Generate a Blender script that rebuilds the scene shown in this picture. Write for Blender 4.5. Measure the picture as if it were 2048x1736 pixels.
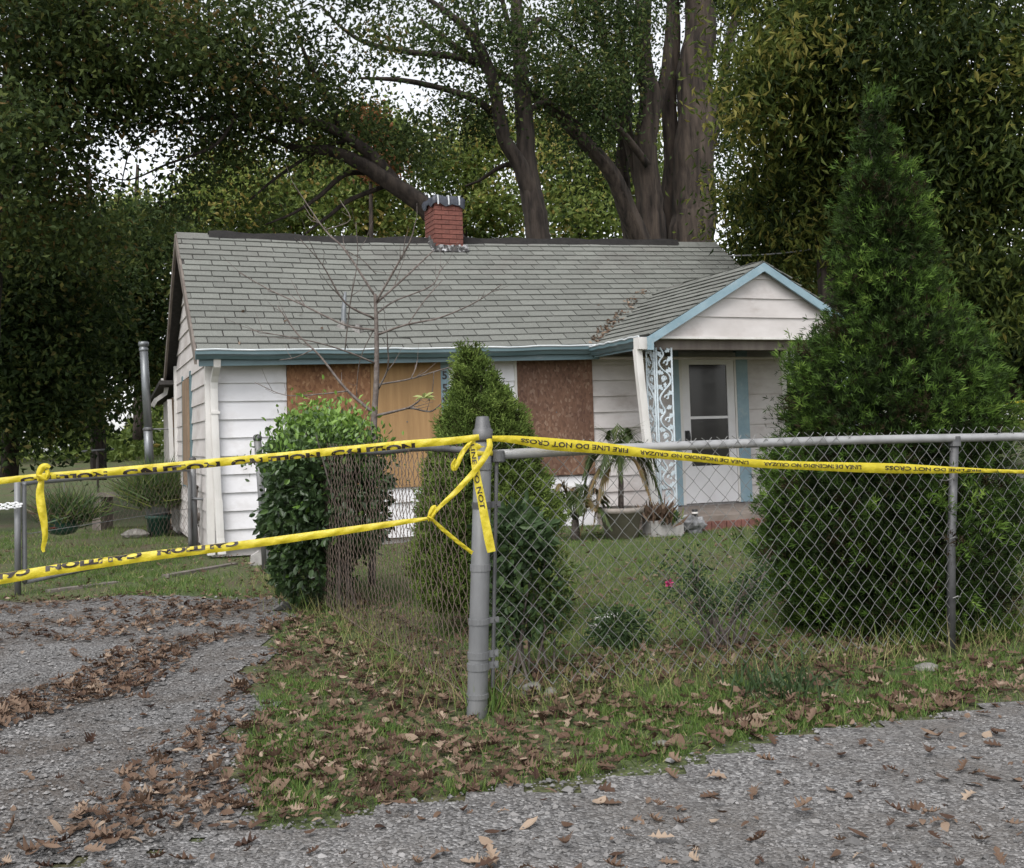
import bpy, math, random
import numpy as np
from mathutils import Vector, Matrix

for o in list(bpy.data.objects):
    bpy.data.objects.remove(o)
random.seed(7)
RNG = np.random.default_rng(11)
SC = bpy.context.scene
COL = SC.collection
R = math.radians

# ------------------------------------------------------------------ camera, sky, sun, exposure
FPX, CX, CY = 2150.0, 1024.0, 768.0
CAM = np.array([0.0, 0.0, 1.24])
PITCH, ROLL = math.atan(108 / FPX), math.atan(0.029)
_f = np.array([0, math.cos(PITCH), math.sin(PITCH)])
_r0 = np.array([1.0, 0, 0])
_u0 = np.array([0, -math.sin(PITCH), math.cos(PITCH)])
UPV = math.cos(ROLL) * _u0 + math.sin(ROLL) * _r0
RTV = math.cos(ROLL) * _r0 - math.sin(ROLL) * _u0

cam_data = bpy.data.cameras.new('camera')
cam = bpy.data.objects.new('camera', cam_data)
COL.objects.link(cam)
cam.matrix_world = Matrix(((RTV[0], UPV[0], -_f[0], CAM[0]), (RTV[1], UPV[1], -_f[1], CAM[1]), (RTV[2], UPV[2], -_f[2], CAM[2]), (0, 0, 0, 1)))
cam_data.sensor_fit = 'HORIZONTAL'
cam_data.sensor_width = 36.0
cam_data.lens = FPX * 36.0 / 2048.0
cam_data.shift_y = -100.0 / 2048.0
cam_data.clip_end = 2000.0
SC.camera = cam

world = bpy.data.worlds.new('World')
SC.world = world
world.use_nodes = True
wn = world.node_tree
wn.nodes.clear()
w_out = wn.nodes.new('ShaderNodeOutputWorld')
w_bg = wn.nodes.new('ShaderNodeBackground')
w_sky = wn.nodes.new('ShaderNodeTexSky')
w_sky.sky_type = 'NISHITA'
w_sky.sun_disc = False
SUN_EL, SUN_AZ = R(52), R(200)          # azimuth measured from +Y clockwise: high, behind the camera
w_sky.sun_elevation = SUN_EL
w_sky.sun_rotation = SUN_AZ
w_sky.air_density = 1.0
w_sky.dust_density = 1.5
w_hs = wn.nodes.new('ShaderNodeHueSaturation')
w_hs.inputs['Saturation'].default_value = 0.16
w_bg.inputs['Strength'].default_value = 0.15
wn.links.new(w_sky.outputs[0], w_hs.inputs['Color'])
wn.links.new(w_hs.outputs[0], w_bg.inputs[0])
wn.links.new(w_bg.outputs[0], w_out.inputs[0])

sun_data = bpy.data.lights.new('sun', 'SUN')
sun_data.energy = 1.3
sun_data.angle = R(35)
sun_data.color = (1.0, 0.97, 0.93)
sun = bpy.data.objects.new('sun', sun_data)
COL.objects.link(sun)
_sd = Vector((math.sin(SUN_AZ) * math.cos(SUN_EL), math.cos(SUN_AZ) * math.cos(SUN_EL), math.sin(SUN_EL)))
sun.rotation_euler = _sd.to_track_quat('Z', 'Y').to_euler()

SC.view_settings.view_transform = 'Standard'
SC.view_settings.look = 'None'
SC.view_settings.exposure = 0.9
SC.view_settings.gamma = 1.0
SC.view_settings.use_curve_mapping = False
SC.cycles.max_bounces = 5
SC.cycles.diffuse_bounces = 3
SC.cycles.transparent_max_bounces = 4
SC.cycles.transmission_bounces = 3
SC.cycles.use_denoising = True
SC.cycles.caustics_reflective = False
SC.cycles.caustics_refractive = False


def ray(x, y):
    return _f + (x - CX) / FPX * RTV - (y - CY) / FPX * UPV


def at_y(x, y, Y):
    d = ray(x, y)
    return CAM + d * (Y / d[1])


def at_z(x, y, z):
    d = ray(x, y)
    return CAM + d * ((z - CAM[2]) / d[2])


def to_px(P):
    d = np.asarray(P, float) - CAM
    z = d @ _f
    return CX + FPX * (d @ RTV) / z, CY - FPX * (d @ UPV) / z


# house frame: u along the front wall, v into the depth
TH = R(21.9)
HU = np.array([math.cos(TH), math.sin(TH), 0])
HV = np.array([-math.sin(TH), math.cos(TH), 0])
H0 = np.array([-3.374, 11.9, 0.0])


def hp(u, v, z=0.0):
    return H0 + HU * u + HV * v + np.array([0, 0, z])


def sstep(t):
    t = np.clip(t, 0, 1)
    return t * t * (3 - 2 * t)


def gz(x, y):
    """height of the ground"""
    x = np.asarray(x, float)
    y = np.asarray(y, float)
    u = (x - H0[0]) * HU[0] + (y - H0[1]) * HU[1]
    v = (x - H0[0]) * HV[0] + (y - H0[1]) * HV[1]
    h = 0.13 * sstep((u - 1.0) / 3.0) * sstep((v + 6.0) / 4.0)
    h = h + 0.012 * np.sin(x * 1.7 + 0.4) * np.sin(y * 1.3) + 0.008 * np.sin(x * 4.1 + y * 2.3)
    far = np.sqrt(x * x + y * y)
    h = h + 0.9 * sstep((far - 24) / 30.0)
    return h


# ------------------------------------------------------------------ materials
def new_mat(name):
    m = bpy.data.materials.new(name)
    m.use_nodes = True
    nt = m.node_tree
    nt.nodes.clear()
    out = nt.nodes.new('ShaderNodeOutputMaterial')
    b = nt.nodes.new('ShaderNodeBsdfPrincipled')
    nt.links.new(b.outputs[0], out.inputs[0])
    return m, nt, b, out


def nd(nt, kind, **kw):
    n = nt.nodes.new(kind)
    for k, v in kw.items():
        if k in n.inputs:
            n.inputs[k].default_value = v
        else:
            setattr(n, k, v)
    return n


def ramp(nt, stops, interp='LINEAR'):
    n = nt.nodes.new('ShaderNodeValToRGB')
    cr = n.color_ramp
    cr.interpolation = interp
    while len(cr.elements) < len(stops):
        cr.elements.new(0.5)
    for e, (p, c) in zip(cr.elements, stops):
        e.position = p
        e.color = (c[0], c[1], c[2], 1)
    return n


def coord(nt, scale=(1, 1, 1), rot=(0, 0, 0)):
    tc = nt.nodes.new('ShaderNodeTexCoord')
    mp = nt.nodes.new('ShaderNodeMapping')
    mp.inputs['Scale'].default_value = scale
    mp.inputs['Rotation'].default_value = rot
    nt.links.new(tc.outputs['Object'], mp.inputs[0])
    return mp


def noise_mat(name, c1, c2, scale=8.0, rough=0.7, bump=0.0, bscale=60.0, detail=6.0, stretch=(1, 1, 1), metal=0.0, lo=0.35, hi=0.65,
              c3=None, s3=2.0, lo3=0.5, hi3=0.7, rnd=0.0):
    """two-tone noise with optional larger stains (c3) and fine relief"""
    m, nt, b, out = new_mat(name)
    mp = coord(nt, stretch)
    n1 = nd(nt, 'ShaderNodeTexNoise', Scale=scale, Detail=detail, Roughness=0.6)
    nt.links.new(mp.outputs[0], n1.inputs['Vector'])
    r1 = ramp(nt, [(lo, c1), (hi, c2)])
    nt.links.new(n1.outputs['Fac'], r1.inputs[0])
    col = r1.outputs[0]
    if c3 is not None:
        n3 = nd(nt, 'ShaderNodeTexNoise', Scale=s3, Detail=8.0, Roughness=0.65)
        nt.links.new(mp.outputs[0], n3.inputs['Vector'])
        r3 = ramp(nt, [(lo3, (0, 0, 0)), (hi3, (1, 1, 1))])
        nt.links.new(n3.outputs['Fac'], r3.inputs[0])
        mx = nd(nt, 'ShaderNodeMix', data_type='RGBA')
        nt.links.new(r3.outputs[0], mx.inputs[0])
        nt.links.new(col, mx.inputs[6])
        mx.inputs[7].default_value = (*c3, 1)
        col = mx.outputs[2]
    if rnd > 0:
        oi = nt.nodes.new('ShaderNodeObjectInfo')
        mr = nd(nt, 'ShaderNodeMapRange')
        mr.inputs['To Min'].default_value = 1 - rnd
        mr.inputs['To Max'].default_value = 1 + rnd
        nt.links.new(oi.outputs['Random'], mr.inputs[0])
        at = nt.nodes.new('ShaderNodeAttribute')
        at.attribute_name = 'rnd'
        mr2 = nd(nt, 'ShaderNodeMapRange')
        mr2.inputs['To Min'].default_value = 1 - rnd
        mr2.inputs['To Max'].default_value = 1 + rnd
        nt.links.new(at.outputs['Fac'], mr2.inputs[0])
        mu = nd(nt, 'ShaderNodeMath', operation='MULTIPLY')
        nt.links.new(mr.outputs[0], mu.inputs[0])
        nt.links.new(mr2.outputs[0], mu.inputs[1])
        hs = nt.nodes.new('ShaderNodeHueSaturation')
        nt.links.new(mu.outputs[0], hs.inputs['Value'])
        nt.links.new(col, hs.inputs['Color'])
        col = hs.outputs[0]
    nt.links.new(col, b.inputs['Base Color'])
    b.inputs['Roughness'].default_value = rough
    b.inputs['Metallic'].default_value = metal
    if bump > 0:
        n2 = nd(nt, 'ShaderNodeTexNoise', Scale=bscale, Detail=5.0)
        nt.links.new(mp.outputs[0], n2.inputs['Vector'])
        bp = nd(nt, 'ShaderNodeBump', Strength=bump, Distance=0.01)
        nt.links.new(n2.outputs['Fac'], bp.inputs['Height'])
        nt.links.new(bp.outputs[0], b.inputs['Normal'])
    return m


def leaf_mat(name, stops, trans=0.25, rough=0.55, spec=0.3):
    """leaf colour picked per leaf by the attribute rnd, partly translucent"""
    m, nt, b, out = new_mat(name)
    at = nt.nodes.new('ShaderNodeAttribute')
    at.attribute_name = 'rnd'
    oi = nt.nodes.new('ShaderNodeObjectInfo')
    r1 = ramp(nt, stops)
    nt.links.new(at.outputs['Fac'], r1.inputs[0])
    nt.links.new(r1.outputs[0], b.inputs['Base Color'])
    b.inputs['Roughness'].default_value = rough
    b.inputs['Specular IOR Level'].default_value = spec
    if trans > 0:
        t = nt.nodes.new('ShaderNodeBsdfTranslucent')
        nt.links.new(r1.outputs[0], t.inputs[0])
        ms = nt.nodes.new('ShaderNodeMixShader')
        ms.inputs[0].default_value = trans
        nt.links.new(b.outputs[0], ms.inputs[1])
        nt.links.new(t.outputs[0], ms.inputs[2])
        nt.links.new(ms.outputs[0], out.inputs[0])
    return m


M = {}
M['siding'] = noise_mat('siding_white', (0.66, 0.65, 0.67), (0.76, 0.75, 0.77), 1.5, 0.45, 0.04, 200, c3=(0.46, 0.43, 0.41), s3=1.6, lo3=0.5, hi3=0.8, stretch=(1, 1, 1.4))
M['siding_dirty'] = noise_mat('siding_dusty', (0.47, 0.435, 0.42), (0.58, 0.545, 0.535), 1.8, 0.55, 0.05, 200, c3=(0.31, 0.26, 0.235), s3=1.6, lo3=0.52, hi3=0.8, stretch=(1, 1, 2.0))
M['trim'] = noise_mat('trim_white', (0.56, 0.54, 0.51), (0.72, 0.70, 0.68), 3, 0.5, 0.08, 90, c3=(0.36, 0.33, 0.28), s3=3, lo3=0.55, hi3=0.8, stretch=(1, 1, 0.4))
M['blue'] = noise_mat('trim_blue', (0.19, 0.285, 0.335), (0.255, 0.36, 0.415), 5, 0.5, 0.06, 80, c3=(0.34, 0.40, 0.42), s3=6, lo3=0.55, hi3=0.75)
M['gutter'] = noise_mat('gutter_blue', (0.082, 0.135, 0.150), (0.125, 0.19, 0.21), 4, 0.4, 0.05, 60, stretch=(0.3, 1, 1), c3=(0.22, 0.26, 0.27), s3=5, lo3=0.6, hi3=0.8)
M['guttertop'] = noise_mat('gutter_lip', (0.50, 0.54, 0.56), (0.68, 0.70, 0.71), 6, 0.35, 0.05, 60)
M['darkwood'] = noise_mat('weathered_board', (0.10, 0.08, 0.07), (0.17, 0.145, 0.125), 6, 0.8, 0.2, 60, stretch=(1, 1, 0.2))
M['shingle'] = noise_mat('shingle_grey', (0.152, 0.158, 0.142), (0.210, 0.215, 0.196), 60, 0.95, 0.5, 400, rnd=0.12, c3=(0.125, 0.113, 0.105), s3=0.8, lo3=0.45, hi3=0.78)
M['deck'] = noise_mat('roof_felt', (0.035, 0.033, 0.03), (0.055, 0.05, 0.047), 20, 0.95, 0.3, 100)
M['tar'] = noise_mat('tar_paper', (0.010, 0.009, 0.009), (0.020, 0.018, 0.017), 12, 0.95, 0.5, 30)
M['brick'] = noise_mat('brick_painted_red', (0.165, 0.056, 0.043), (0.225, 0.080, 0.060), 25, 0.8, 0.5, 90, rnd=0.14, c3=(0.085, 0.046, 0.04), s3=5, lo3=0.5, hi3=0.78)
M['mortar'] = noise_mat('mortar_dark', (0.055, 0.016, 0.014), (0.085, 0.028, 0.022), 30, 0.9, 0.3, 120)
M['stepbrick'] = noise_mat('brick_step', (0.15, 0.060, 0.048), (0.24, 0.105, 0.085), 30, 0.85, 0.3, 120, rnd=0.15)
M['stepmortar'] = noise_mat('mortar_pale', (0.20, 0.16, 0.14), (0.28, 0.23, 0.2), 30, 0.9, 0.3, 120)
M['slab'] = noise_mat('porch_slab', (0.155, 0.125, 0.105), (0.22, 0.185, 0.16), 5, 0.85, 0.15, 80)
M['door'] = noise_mat('door_white', (0.62, 0.61, 0.62), (0.70, 0.69, 0.70), 3, 0.35, 0.02, 60, c3=(0.52, 0.49, 0.47), s3=2, lo3=0.58, hi3=0.8)
M['plywood'] = noise_mat('plywood_tan', (0.30, 0.175, 0.075), (0.375, 0.225, 0.10), 3, 0.75, 0.08, 60, stretch=(6, 1, 0.5), c3=(0.25, 0.145, 0.062), s3=1.2, lo3=0.5, hi3=0.7)
M['plyold'] = noise_mat('plywood_weathered', (0.17, 0.115, 0.075), (0.25, 0.175, 0.115), 4, 0.85, 0.15, 60, stretch=(1, 1, 0.4))
M['rail'] = noise_mat('galvanised_rail', (0.29, 0.29, 0.292), (0.37, 0.37, 0.372), 9, 0.5, 0.05, 120, metal=0.25, c3=(0.20, 0.195, 0.19), s3=3, lo3=0.55, hi3=0.8)
M['steel'] = noise_mat('galvanised_steel', (0.15, 0.153, 0.157), (0.21, 0.213, 0.217), 9, 0.55, 0.05, 120, metal=0.35, c3=(0.125, 0.118, 0.108), s3=4, lo3=0.5, hi3=0.75, stretch=(1, 1, 0.4))
M['steeldark'] = noise_mat('galvanised_band', (0.085, 0.085, 0.088), (0.14, 0.14, 0.143), 12, 0.55, 0.1, 120, metal=0.4)
M['wire'] = noise_mat('galvanised_wire', (0.15, 0.15, 0.145), (0.24, 0.24, 0.23), 14, 0.5, 0, metal=0.3)
M['wirerust'] = noise_mat('rusty_wire', (0.085, 0.060, 0.048), (0.20, 0.15, 0.12), 8, 0.7, 0, metal=0.2)
M['flue'] = noise_mat('flue_metal', (0.15, 0.16, 0.17), (0.23, 0.24, 0.25), 6, 0.4, 0.03, 80, metal=0.5, stretch=(1, 1, 0.2))
M['iron'] = noise_mat('porch_iron_pale_blue', (0.42, 0.49, 0.53), (0.56, 0.62, 0.66), 14, 0.5, 0.1, 100)
M['black'] = noise_mat('black_plastic', (0.012, 0.012, 0.013), (0.025, 0.025, 0.026), 10, 0.4)
M['ink'] = noise_mat('black_ink', (0.014, 0.010, 0.008), (0.03, 0.018, 0.012), 30, 0.55)
M['bark'] = noise_mat('bark', (0.014, 0.010, 0.008), (0.058, 0.044, 0.035), 2.2, 0.95, 0.9, 9, stretch=(5, 5, 0.8), detail=8)
M['barkpale'] = noise_mat('bark_pale', (0.014, 0.010, 0.008), (0.085, 0.064, 0.050), 1.6, 0.95, 1.0, 7, stretch=(5, 5, 0.7), detail=8)
M['twig'] = noise_mat('twig_brown', (0.075, 0.056, 0.048), (0.165, 0.14, 0.125), 30, 0.8, 0.2, 80)
M['soil'] = noise_mat('soil', (0.04, 0.028, 0.02), (0.08, 0.058, 0.042), 12, 0.95, 0.5, 60)
M['terracotta_grey'] = noise_mat('pot_greige', (0.22, 0.19, 0.165), (0.30, 0.265, 0.235), 8, 0.7, 0.1, 60)
M['concrete'] = noise_mat('concrete', (0.27, 0.255, 0.245), (0.38, 0.365, 0.35), 14, 0.9, 0.3, 90)
M['oldwood'] = noise_mat('grey_old_wood', (0.09, 0.075, 0.065), (0.19, 0.165, 0.145), 6, 0.9, 0.4, 40, stretch=(1, 1, 0.2))
M['pvc'] = noise_mat('white_plastic_pipe', (0.58, 0.57, 0.55), (0.75, 0.74, 0.72), 10, 0.4)
M['bag'] = noise_mat('crumpled_grey_plastic', (0.05, 0.05, 0.052), (0.24, 0.24, 0.25), 9, 0.35, 0.6, 14)
M['greenpot'] = noise_mat('green_plastic', (0.012, 0.05, 0.035), (0.02, 0.075, 0.055), 8, 0.35)
M['red'] = noise_mat('red_plastic', (0.5, 0.03, 0.03), (0.6, 0.05, 0.05), 8, 0.4)
M['greypot'] = noise_mat('grey_bucket', (0.16, 0.17, 0.175), (0.24, 0.25, 0.255), 8, 0.5)
M['tarp'] = noise_mat('navy_tarp', (0.028, 0.033, 0.045), (0.06, 0.066, 0.085), 18, 0.5, 0.5, 22)
M['tarpwhite'] = noise_mat('tarp_stripe', (0.45, 0.47, 0.5), (0.6, 0.62, 0.64), 18, 0.5)
M['foil'] = noise_mat('roof_flashing', (0.025, 0.024, 0.023), (0.46, 0.46, 0.47), 14, 0.6, 0.8, 16, lo=0.50, hi=0.66)
M['lead'] = noise_mat('lead_boot', (0.05, 0.045, 0.04), (0.20, 0.19, 0.18), 14, 0.6, 0.6, 20)
M['chainwhite'] = noise_mat('white_chain', (0.62, 0.63, 0.64), (0.75, 0.75, 0.76), 14, 0.4)
M['stone'] = noise_mat('field_stone', (0.10, 0.095, 0.085), (0.24, 0.225, 0.205), 9, 0.95, 0.6, 40)
M['pebble'] = noise_mat('gravel_stone', (0.12, 0.115, 0.11), (0.30, 0.29, 0.285), 3, 0.95, 0.2, 80, rnd=0.35)
M['pink'] = noise_mat('petal_pink', (0.36, 0.03, 0.12), (0.5, 0.06, 0.18), 30, 0.6)
M['white_paint'] = noise_mat('white_railing_paint', (0.5, 0.5, 0.5), (0.6, 0.6, 0.6), 6, 0.6)
M['cable'] = noise_mat('cable_grey', (0.16, 0.16, 0.16), (0.22, 0.22, 0.22), 6, 0.6)


def glass_mat():
    m, nt, b, out = new_mat('dark_window_glass')
    b.inputs['Base Color'].default_value = (0.028, 0.026, 0.026, 1)
    b.inputs['Roughness'].default_value = 0.12
    b.inputs['Specular IOR Level'].default_value = 0.5
    return m


def osb_mat(name='osb_board', k=(1, 1, 1)):
    m, nt, b, out = new_mat(name)
    mp = coord(nt, (42, 42, 26))
    nz = nd(nt, 'ShaderNodeTexNoise', Scale=0.35, Detail=3.0)
    nt.links.new(mp.outputs[0], nz.inputs['Vector'])
    ad = nd(nt, 'ShaderNodeMixRGB', blend_type='ADD')
    ad.inputs[0].default_value = 1.6
    nt.links.new(mp.outputs[0], ad.inputs[1])
    nt.links.new(nz.outputs['Color'], ad.inputs[2])
    vo = nd(nt, 'ShaderNodeTexVoronoi', Scale=1.0, Randomness=1.0)
    nt.links.new(ad.outputs[0], vo.inputs['Vector'])
    r1 = ramp(nt, [(p_, tuple(a_ * b_ for a_, b_ in zip(c_, k))) for p_, c_ in [(0.0, (0.175, 0.083, 0.041)), (0.35, (0.24, 0.118, 0.057)), (0.8, (0.285, 0.148, 0.074)), (1.0, (0.38, 0.235, 0.13))]])
    sep = nt.nodes.new('ShaderNodeSeparateColor')
    nt.links.new(vo.outputs['Color'], sep.inputs[0])
    nt.links.new(sep.outputs[0], r1.inputs[0])
    mp2 = coord(nt, (1, 1, 1))
    n2 = nd(nt, 'ShaderNodeTexNoise', Scale=1.4, Detail=6.0)
    nt.links.new(mp2.outputs[0], n2.inputs['Vector'])
    r2 = ramp(nt, [(0.3, (0.62, 0.55, 0.55)), (0.7, (1.15, 1.1, 1.05))])
    nt.links.new(n2.outputs['Fac'], r2.inputs[0])
    mu = nd(nt, 'ShaderNodeMixRGB', blend_type='MULTIPLY')
    mu.inputs[0].default_value = 1.0
    nt.links.new(r1.outputs[0], mu.inputs[1])
    nt.links.new(r2.outputs[0], mu.inputs[2])
    nt.links.new(mu.outputs[0], b.inputs['Base Color'])
    b.inputs['Roughness'].default_value = 0.75
    bp = nd(nt, 'ShaderNodeBump', Strength=0.15, Distance=0.005)
    nt.links.new(vo.outputs['Distance'], bp.inputs['Height'])
    nt.links.new(bp.outputs[0], b.inputs['Normal'])
    return m


def gravel_mat(name, dirt):
    m, nt, b, out = new_mat(name)
    mp = coord(nt, (1, 1, 1))
    vo = nd(nt, 'ShaderNodeTexVoronoi', Scale=85.0)
    nt.links.new(mp.outputs[0], vo.inputs['Vector'])
    sep = nt.nodes.new('ShaderNodeSeparateColor')
    nt.links.new(vo.outputs['Color'], sep.inputs[0])
    r1 = ramp(nt, [(0.0, (0.055, 0.052, 0.05)), (0.4, (0.125, 0.12, 0.118)), (0.75, (0.185, 0.18, 0.178)), (1.0, (0.31, 0.305, 0.30))])
    nt.links.new(sep.outputs[0], r1.inputs[0])
    n2 = nd(nt, 'ShaderNodeTexNoise', Scale=1.6, Detail=9.0, Roughness=0.7)
    nt.links.new(mp.outputs[0], n2.inputs['Vector'])
    r2 = ramp(nt, [(0.45, (0, 0, 0)), (0.68, (1, 1, 1))])
    nt.links.new(n2.outputs['Fac'], r2.inputs[0])
    mx = nd(nt, 'ShaderNodeMix', data_type='RGBA')
    nt.links.new(r2.outputs[0], mx.inputs[0])
    nt.links.new(r1.outputs[0], mx.inputs[6])
    mx.inputs[7].default_value = (*dirt, 1)
    nt.links.new(mx.outputs[2], b.inputs['Base Color'])
    b.inputs['Roughness'].default_value = 0.95
    bp = nd(nt, 'ShaderNodeBump', Strength=0.9, Distance=0.012)
    bp.invert = True
    nt.links.new(vo.outputs['Distance'], bp.inputs['Height'])
    nt.links.new(bp.outputs[0], b.inputs['Normal'])
    return m


def tape_mat():
    m, nt, b, out = new_mat('yellow_barrier_tape')
    mp = coord(nt)
    n1 = nd(nt, 'ShaderNodeTexNoise', Scale=14.0, Detail=4.0)
    nt.links.new(mp.outputs[0], n1.inputs['Vector'])
    r1 = ramp(nt, [(0.3, (0.60, 0.48, 0.022)), (0.7, (0.76, 0.63, 0.045))])
    nt.links.new(n1.outputs['Fac'], r1.inputs[0])
    nt.links.new(r1.outputs[0], b.inputs['Base Color'])
    b.inputs['Roughness'].default_value = 0.38
    n2 = nd(nt, 'ShaderNodeTexNoise', Scale=45.0, Detail=3.0)
    nt.links.new(mp.outputs[0], n2.inputs['Vector'])
    bp = nd(nt, 'ShaderNodeBump', Strength=0.5, Distance=0.01)
    nt.links.new(n2.outputs['Fac'], bp.inputs['Height'])
    nt.links.new(bp.outputs[0], b.inputs['Normal'])
    t = nt.nodes.new('ShaderNodeBsdfTranslucent')
    nt.links.new(r1.outputs[0], t.inputs[0])
    ms = nt.nodes.new('ShaderNodeMixShader')
    ms.inputs[0].default_value = 0.3
    nt.links.new(b.outputs[0], ms.inputs[1])
    nt.links.new(t.outputs[0], ms.inputs[2])
    nt.links.new(ms.outputs[0], out.inputs[0])
    return m


def ground_mat():
    m, nt, b, out = new_mat('yard_ground')
    mp = coord(nt)
    n1 = nd(nt, 'ShaderNodeTexNoise', Scale=0.9, Detail=9.0, Roughness=0.7)
    nt.links.new(mp.outputs[0], n1.inputs['Vector'])
    r1 = ramp(nt, [(0.35, (0.062, 0.092, 0.028)), (0.5, (0.080, 0.096, 0.036)), (0.64, (0.095, 0.072, 0.048)), (0.78, (0.075, 0.052, 0.035))])
    nt.links.new(n1.outputs['Fac'], r1.inputs[0])
    n2 = nd(nt, 'ShaderNodeTexNoise', Scale=45.0, Detail=6.0)
    nt.links.new(mp.outputs[0], n2.inputs['Vector'])
    r2 = ramp(nt, [(0.3, (0.5, 0.5, 0.5)), (0.7, (1.35, 1.3, 1.2))])
    nt.links.new(n2.outputs['Fac'], r2.inputs[0])
    mu = nd(nt, 'ShaderNodeMixRGB', blend_type='MULTIPLY')
    mu.inputs[0].default_value = 1.0
    nt.links.new(r1.outputs[0], mu.inputs[1])
    nt.links.new(r2.outputs[0], mu.inputs[2])
    nt.links.new(mu.outputs[0], b.inputs['Base Color'])
    b.inputs['Roughness'].default_value = 0.98
    bp = nd(nt, 'ShaderNodeBump', Strength=0.8, Distance=0.03)
    nt.links.new(n2.outputs['Fac'], bp.inputs['Height'])
    nt.links.new(bp.outputs[0], b.inputs['Normal'])
    return m


M['glass'] = glass_mat()
M['osb'] = osb_mat()
M['osb_dull'] = osb_mat('osb_board_dull', (0.66, 0.74, 0.98))
M['gravel'] = gravel_mat('driveway_gravel', (0.075, 0.058, 0.045))
M['road'] = gravel_mat('road_gravel', (0.13, 0.118, 0.108))
M['tape'] = tape_mat()
M['ground'] = ground_mat()
M['leaf_dark'] = leaf_mat('leaves_dark_green', [(0, (0.020, 0.036, 0.012)), (0.5, (0.056, 0.090, 0.028)), (0.85, (0.12, 0.152, 0.042)), (1, (0.17, 0.15, 0.05))], 0.42, 0.6, 0.2)
M['leaf_oak'] = leaf_mat('leaves_oak', [(0, (0.024, 0.040, 0.014)), (0.55, (0.068, 0.100, 0.029)), (0.9, (0.14, 0.168, 0.044)), (1, (0.17, 0.115, 0.04))], 0.42, 0.6, 0.2)
M['leaf_far'] = leaf_mat('leaves_far_yellow_green', [(0, (0.075, 0.115, 0.030)), (0.5, (0.165, 0.225, 0.055)), (0.85, (0.28, 0.325, 0.085)), (1, (0.34, 0.27, 0.08))], 0.5)
M['leaf_gold'] = leaf_mat('leaves_hickory', [(0, (0.022, 0.038, 0.010)), (0.4, (0.062, 0.092, 0.021)), (0.8, (0.155, 0.178, 0.038)), (1, (0.22, 0.20, 0.05))], 0.42, 0.6, 0.2)
M['leaf_rust'] = leaf_mat('leaves_rust', [(0, (0.12, 0.05, 0.02)), (1, (0.26, 0.11, 0.035))], 0.4)
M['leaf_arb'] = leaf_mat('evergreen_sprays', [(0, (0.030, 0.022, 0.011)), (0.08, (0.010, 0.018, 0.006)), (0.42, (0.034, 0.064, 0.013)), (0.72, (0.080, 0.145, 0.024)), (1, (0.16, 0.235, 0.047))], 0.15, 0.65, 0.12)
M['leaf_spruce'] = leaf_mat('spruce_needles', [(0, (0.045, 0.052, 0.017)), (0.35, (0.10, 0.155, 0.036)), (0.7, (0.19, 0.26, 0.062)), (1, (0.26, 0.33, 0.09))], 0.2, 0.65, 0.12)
M['leaf_hedge'] = leaf_mat('hedge_leaves', [(0, (0.022, 0.042, 0.016)), (0.5, (0.042, 0.076, 0.026)), (0.72, (0.068, 0.115, 0.036)), (0.8, (0.12, 0.22, 0.035)), (1, (0.20, 0.32, 0.06))], 0.25, 0.38, 0.5)
M['leaf_bush'] = leaf_mat('bush_leaves', [(0, (0.035, 0.06, 0.025)), (0.5, (0.06, 0.105, 0.04)), (0.8, (0.10, 0.15, 0.04)), (1, (0.21, 0.24, 0.06))], 0.25, 0.5)
M['leaf_palm'] = leaf_mat('palm_leaflets', [(0, (0.035, 0.055, 0.02)), (0.6, (0.07, 0.10, 0.032)), (0.85, (0.13, 0.14, 0.05)), (1, (0.21, 0.13, 0.06))], 0.25, 0.5)
M['grass'] = leaf_mat('grass_blades', [(0, (0.062, 0.110, 0.026)), (0.5, (0.112, 0.190, 0.042)), (0.8, (0.19, 0.245, 0.065)), (1, (0.34, 0.285, 0.14))], 0.3, 0.6)
M['dead_leaf'] = leaf_mat('dry_oak_leaves', [(0, (0.048, 0.026, 0.018)), (0.35, (0.105, 0.064, 0.043)), (0.7, (0.19, 0.13, 0.092)), (1, (0.34, 0.26, 0.195))], 0.15, 0.75, 0.2)
M['pale_leaf'] = leaf_mat('young_pale_leaf', [(0, (0.32, 0.36, 0.12)), (1, (0.42, 0.46, 0.18))], 0.4)


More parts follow.
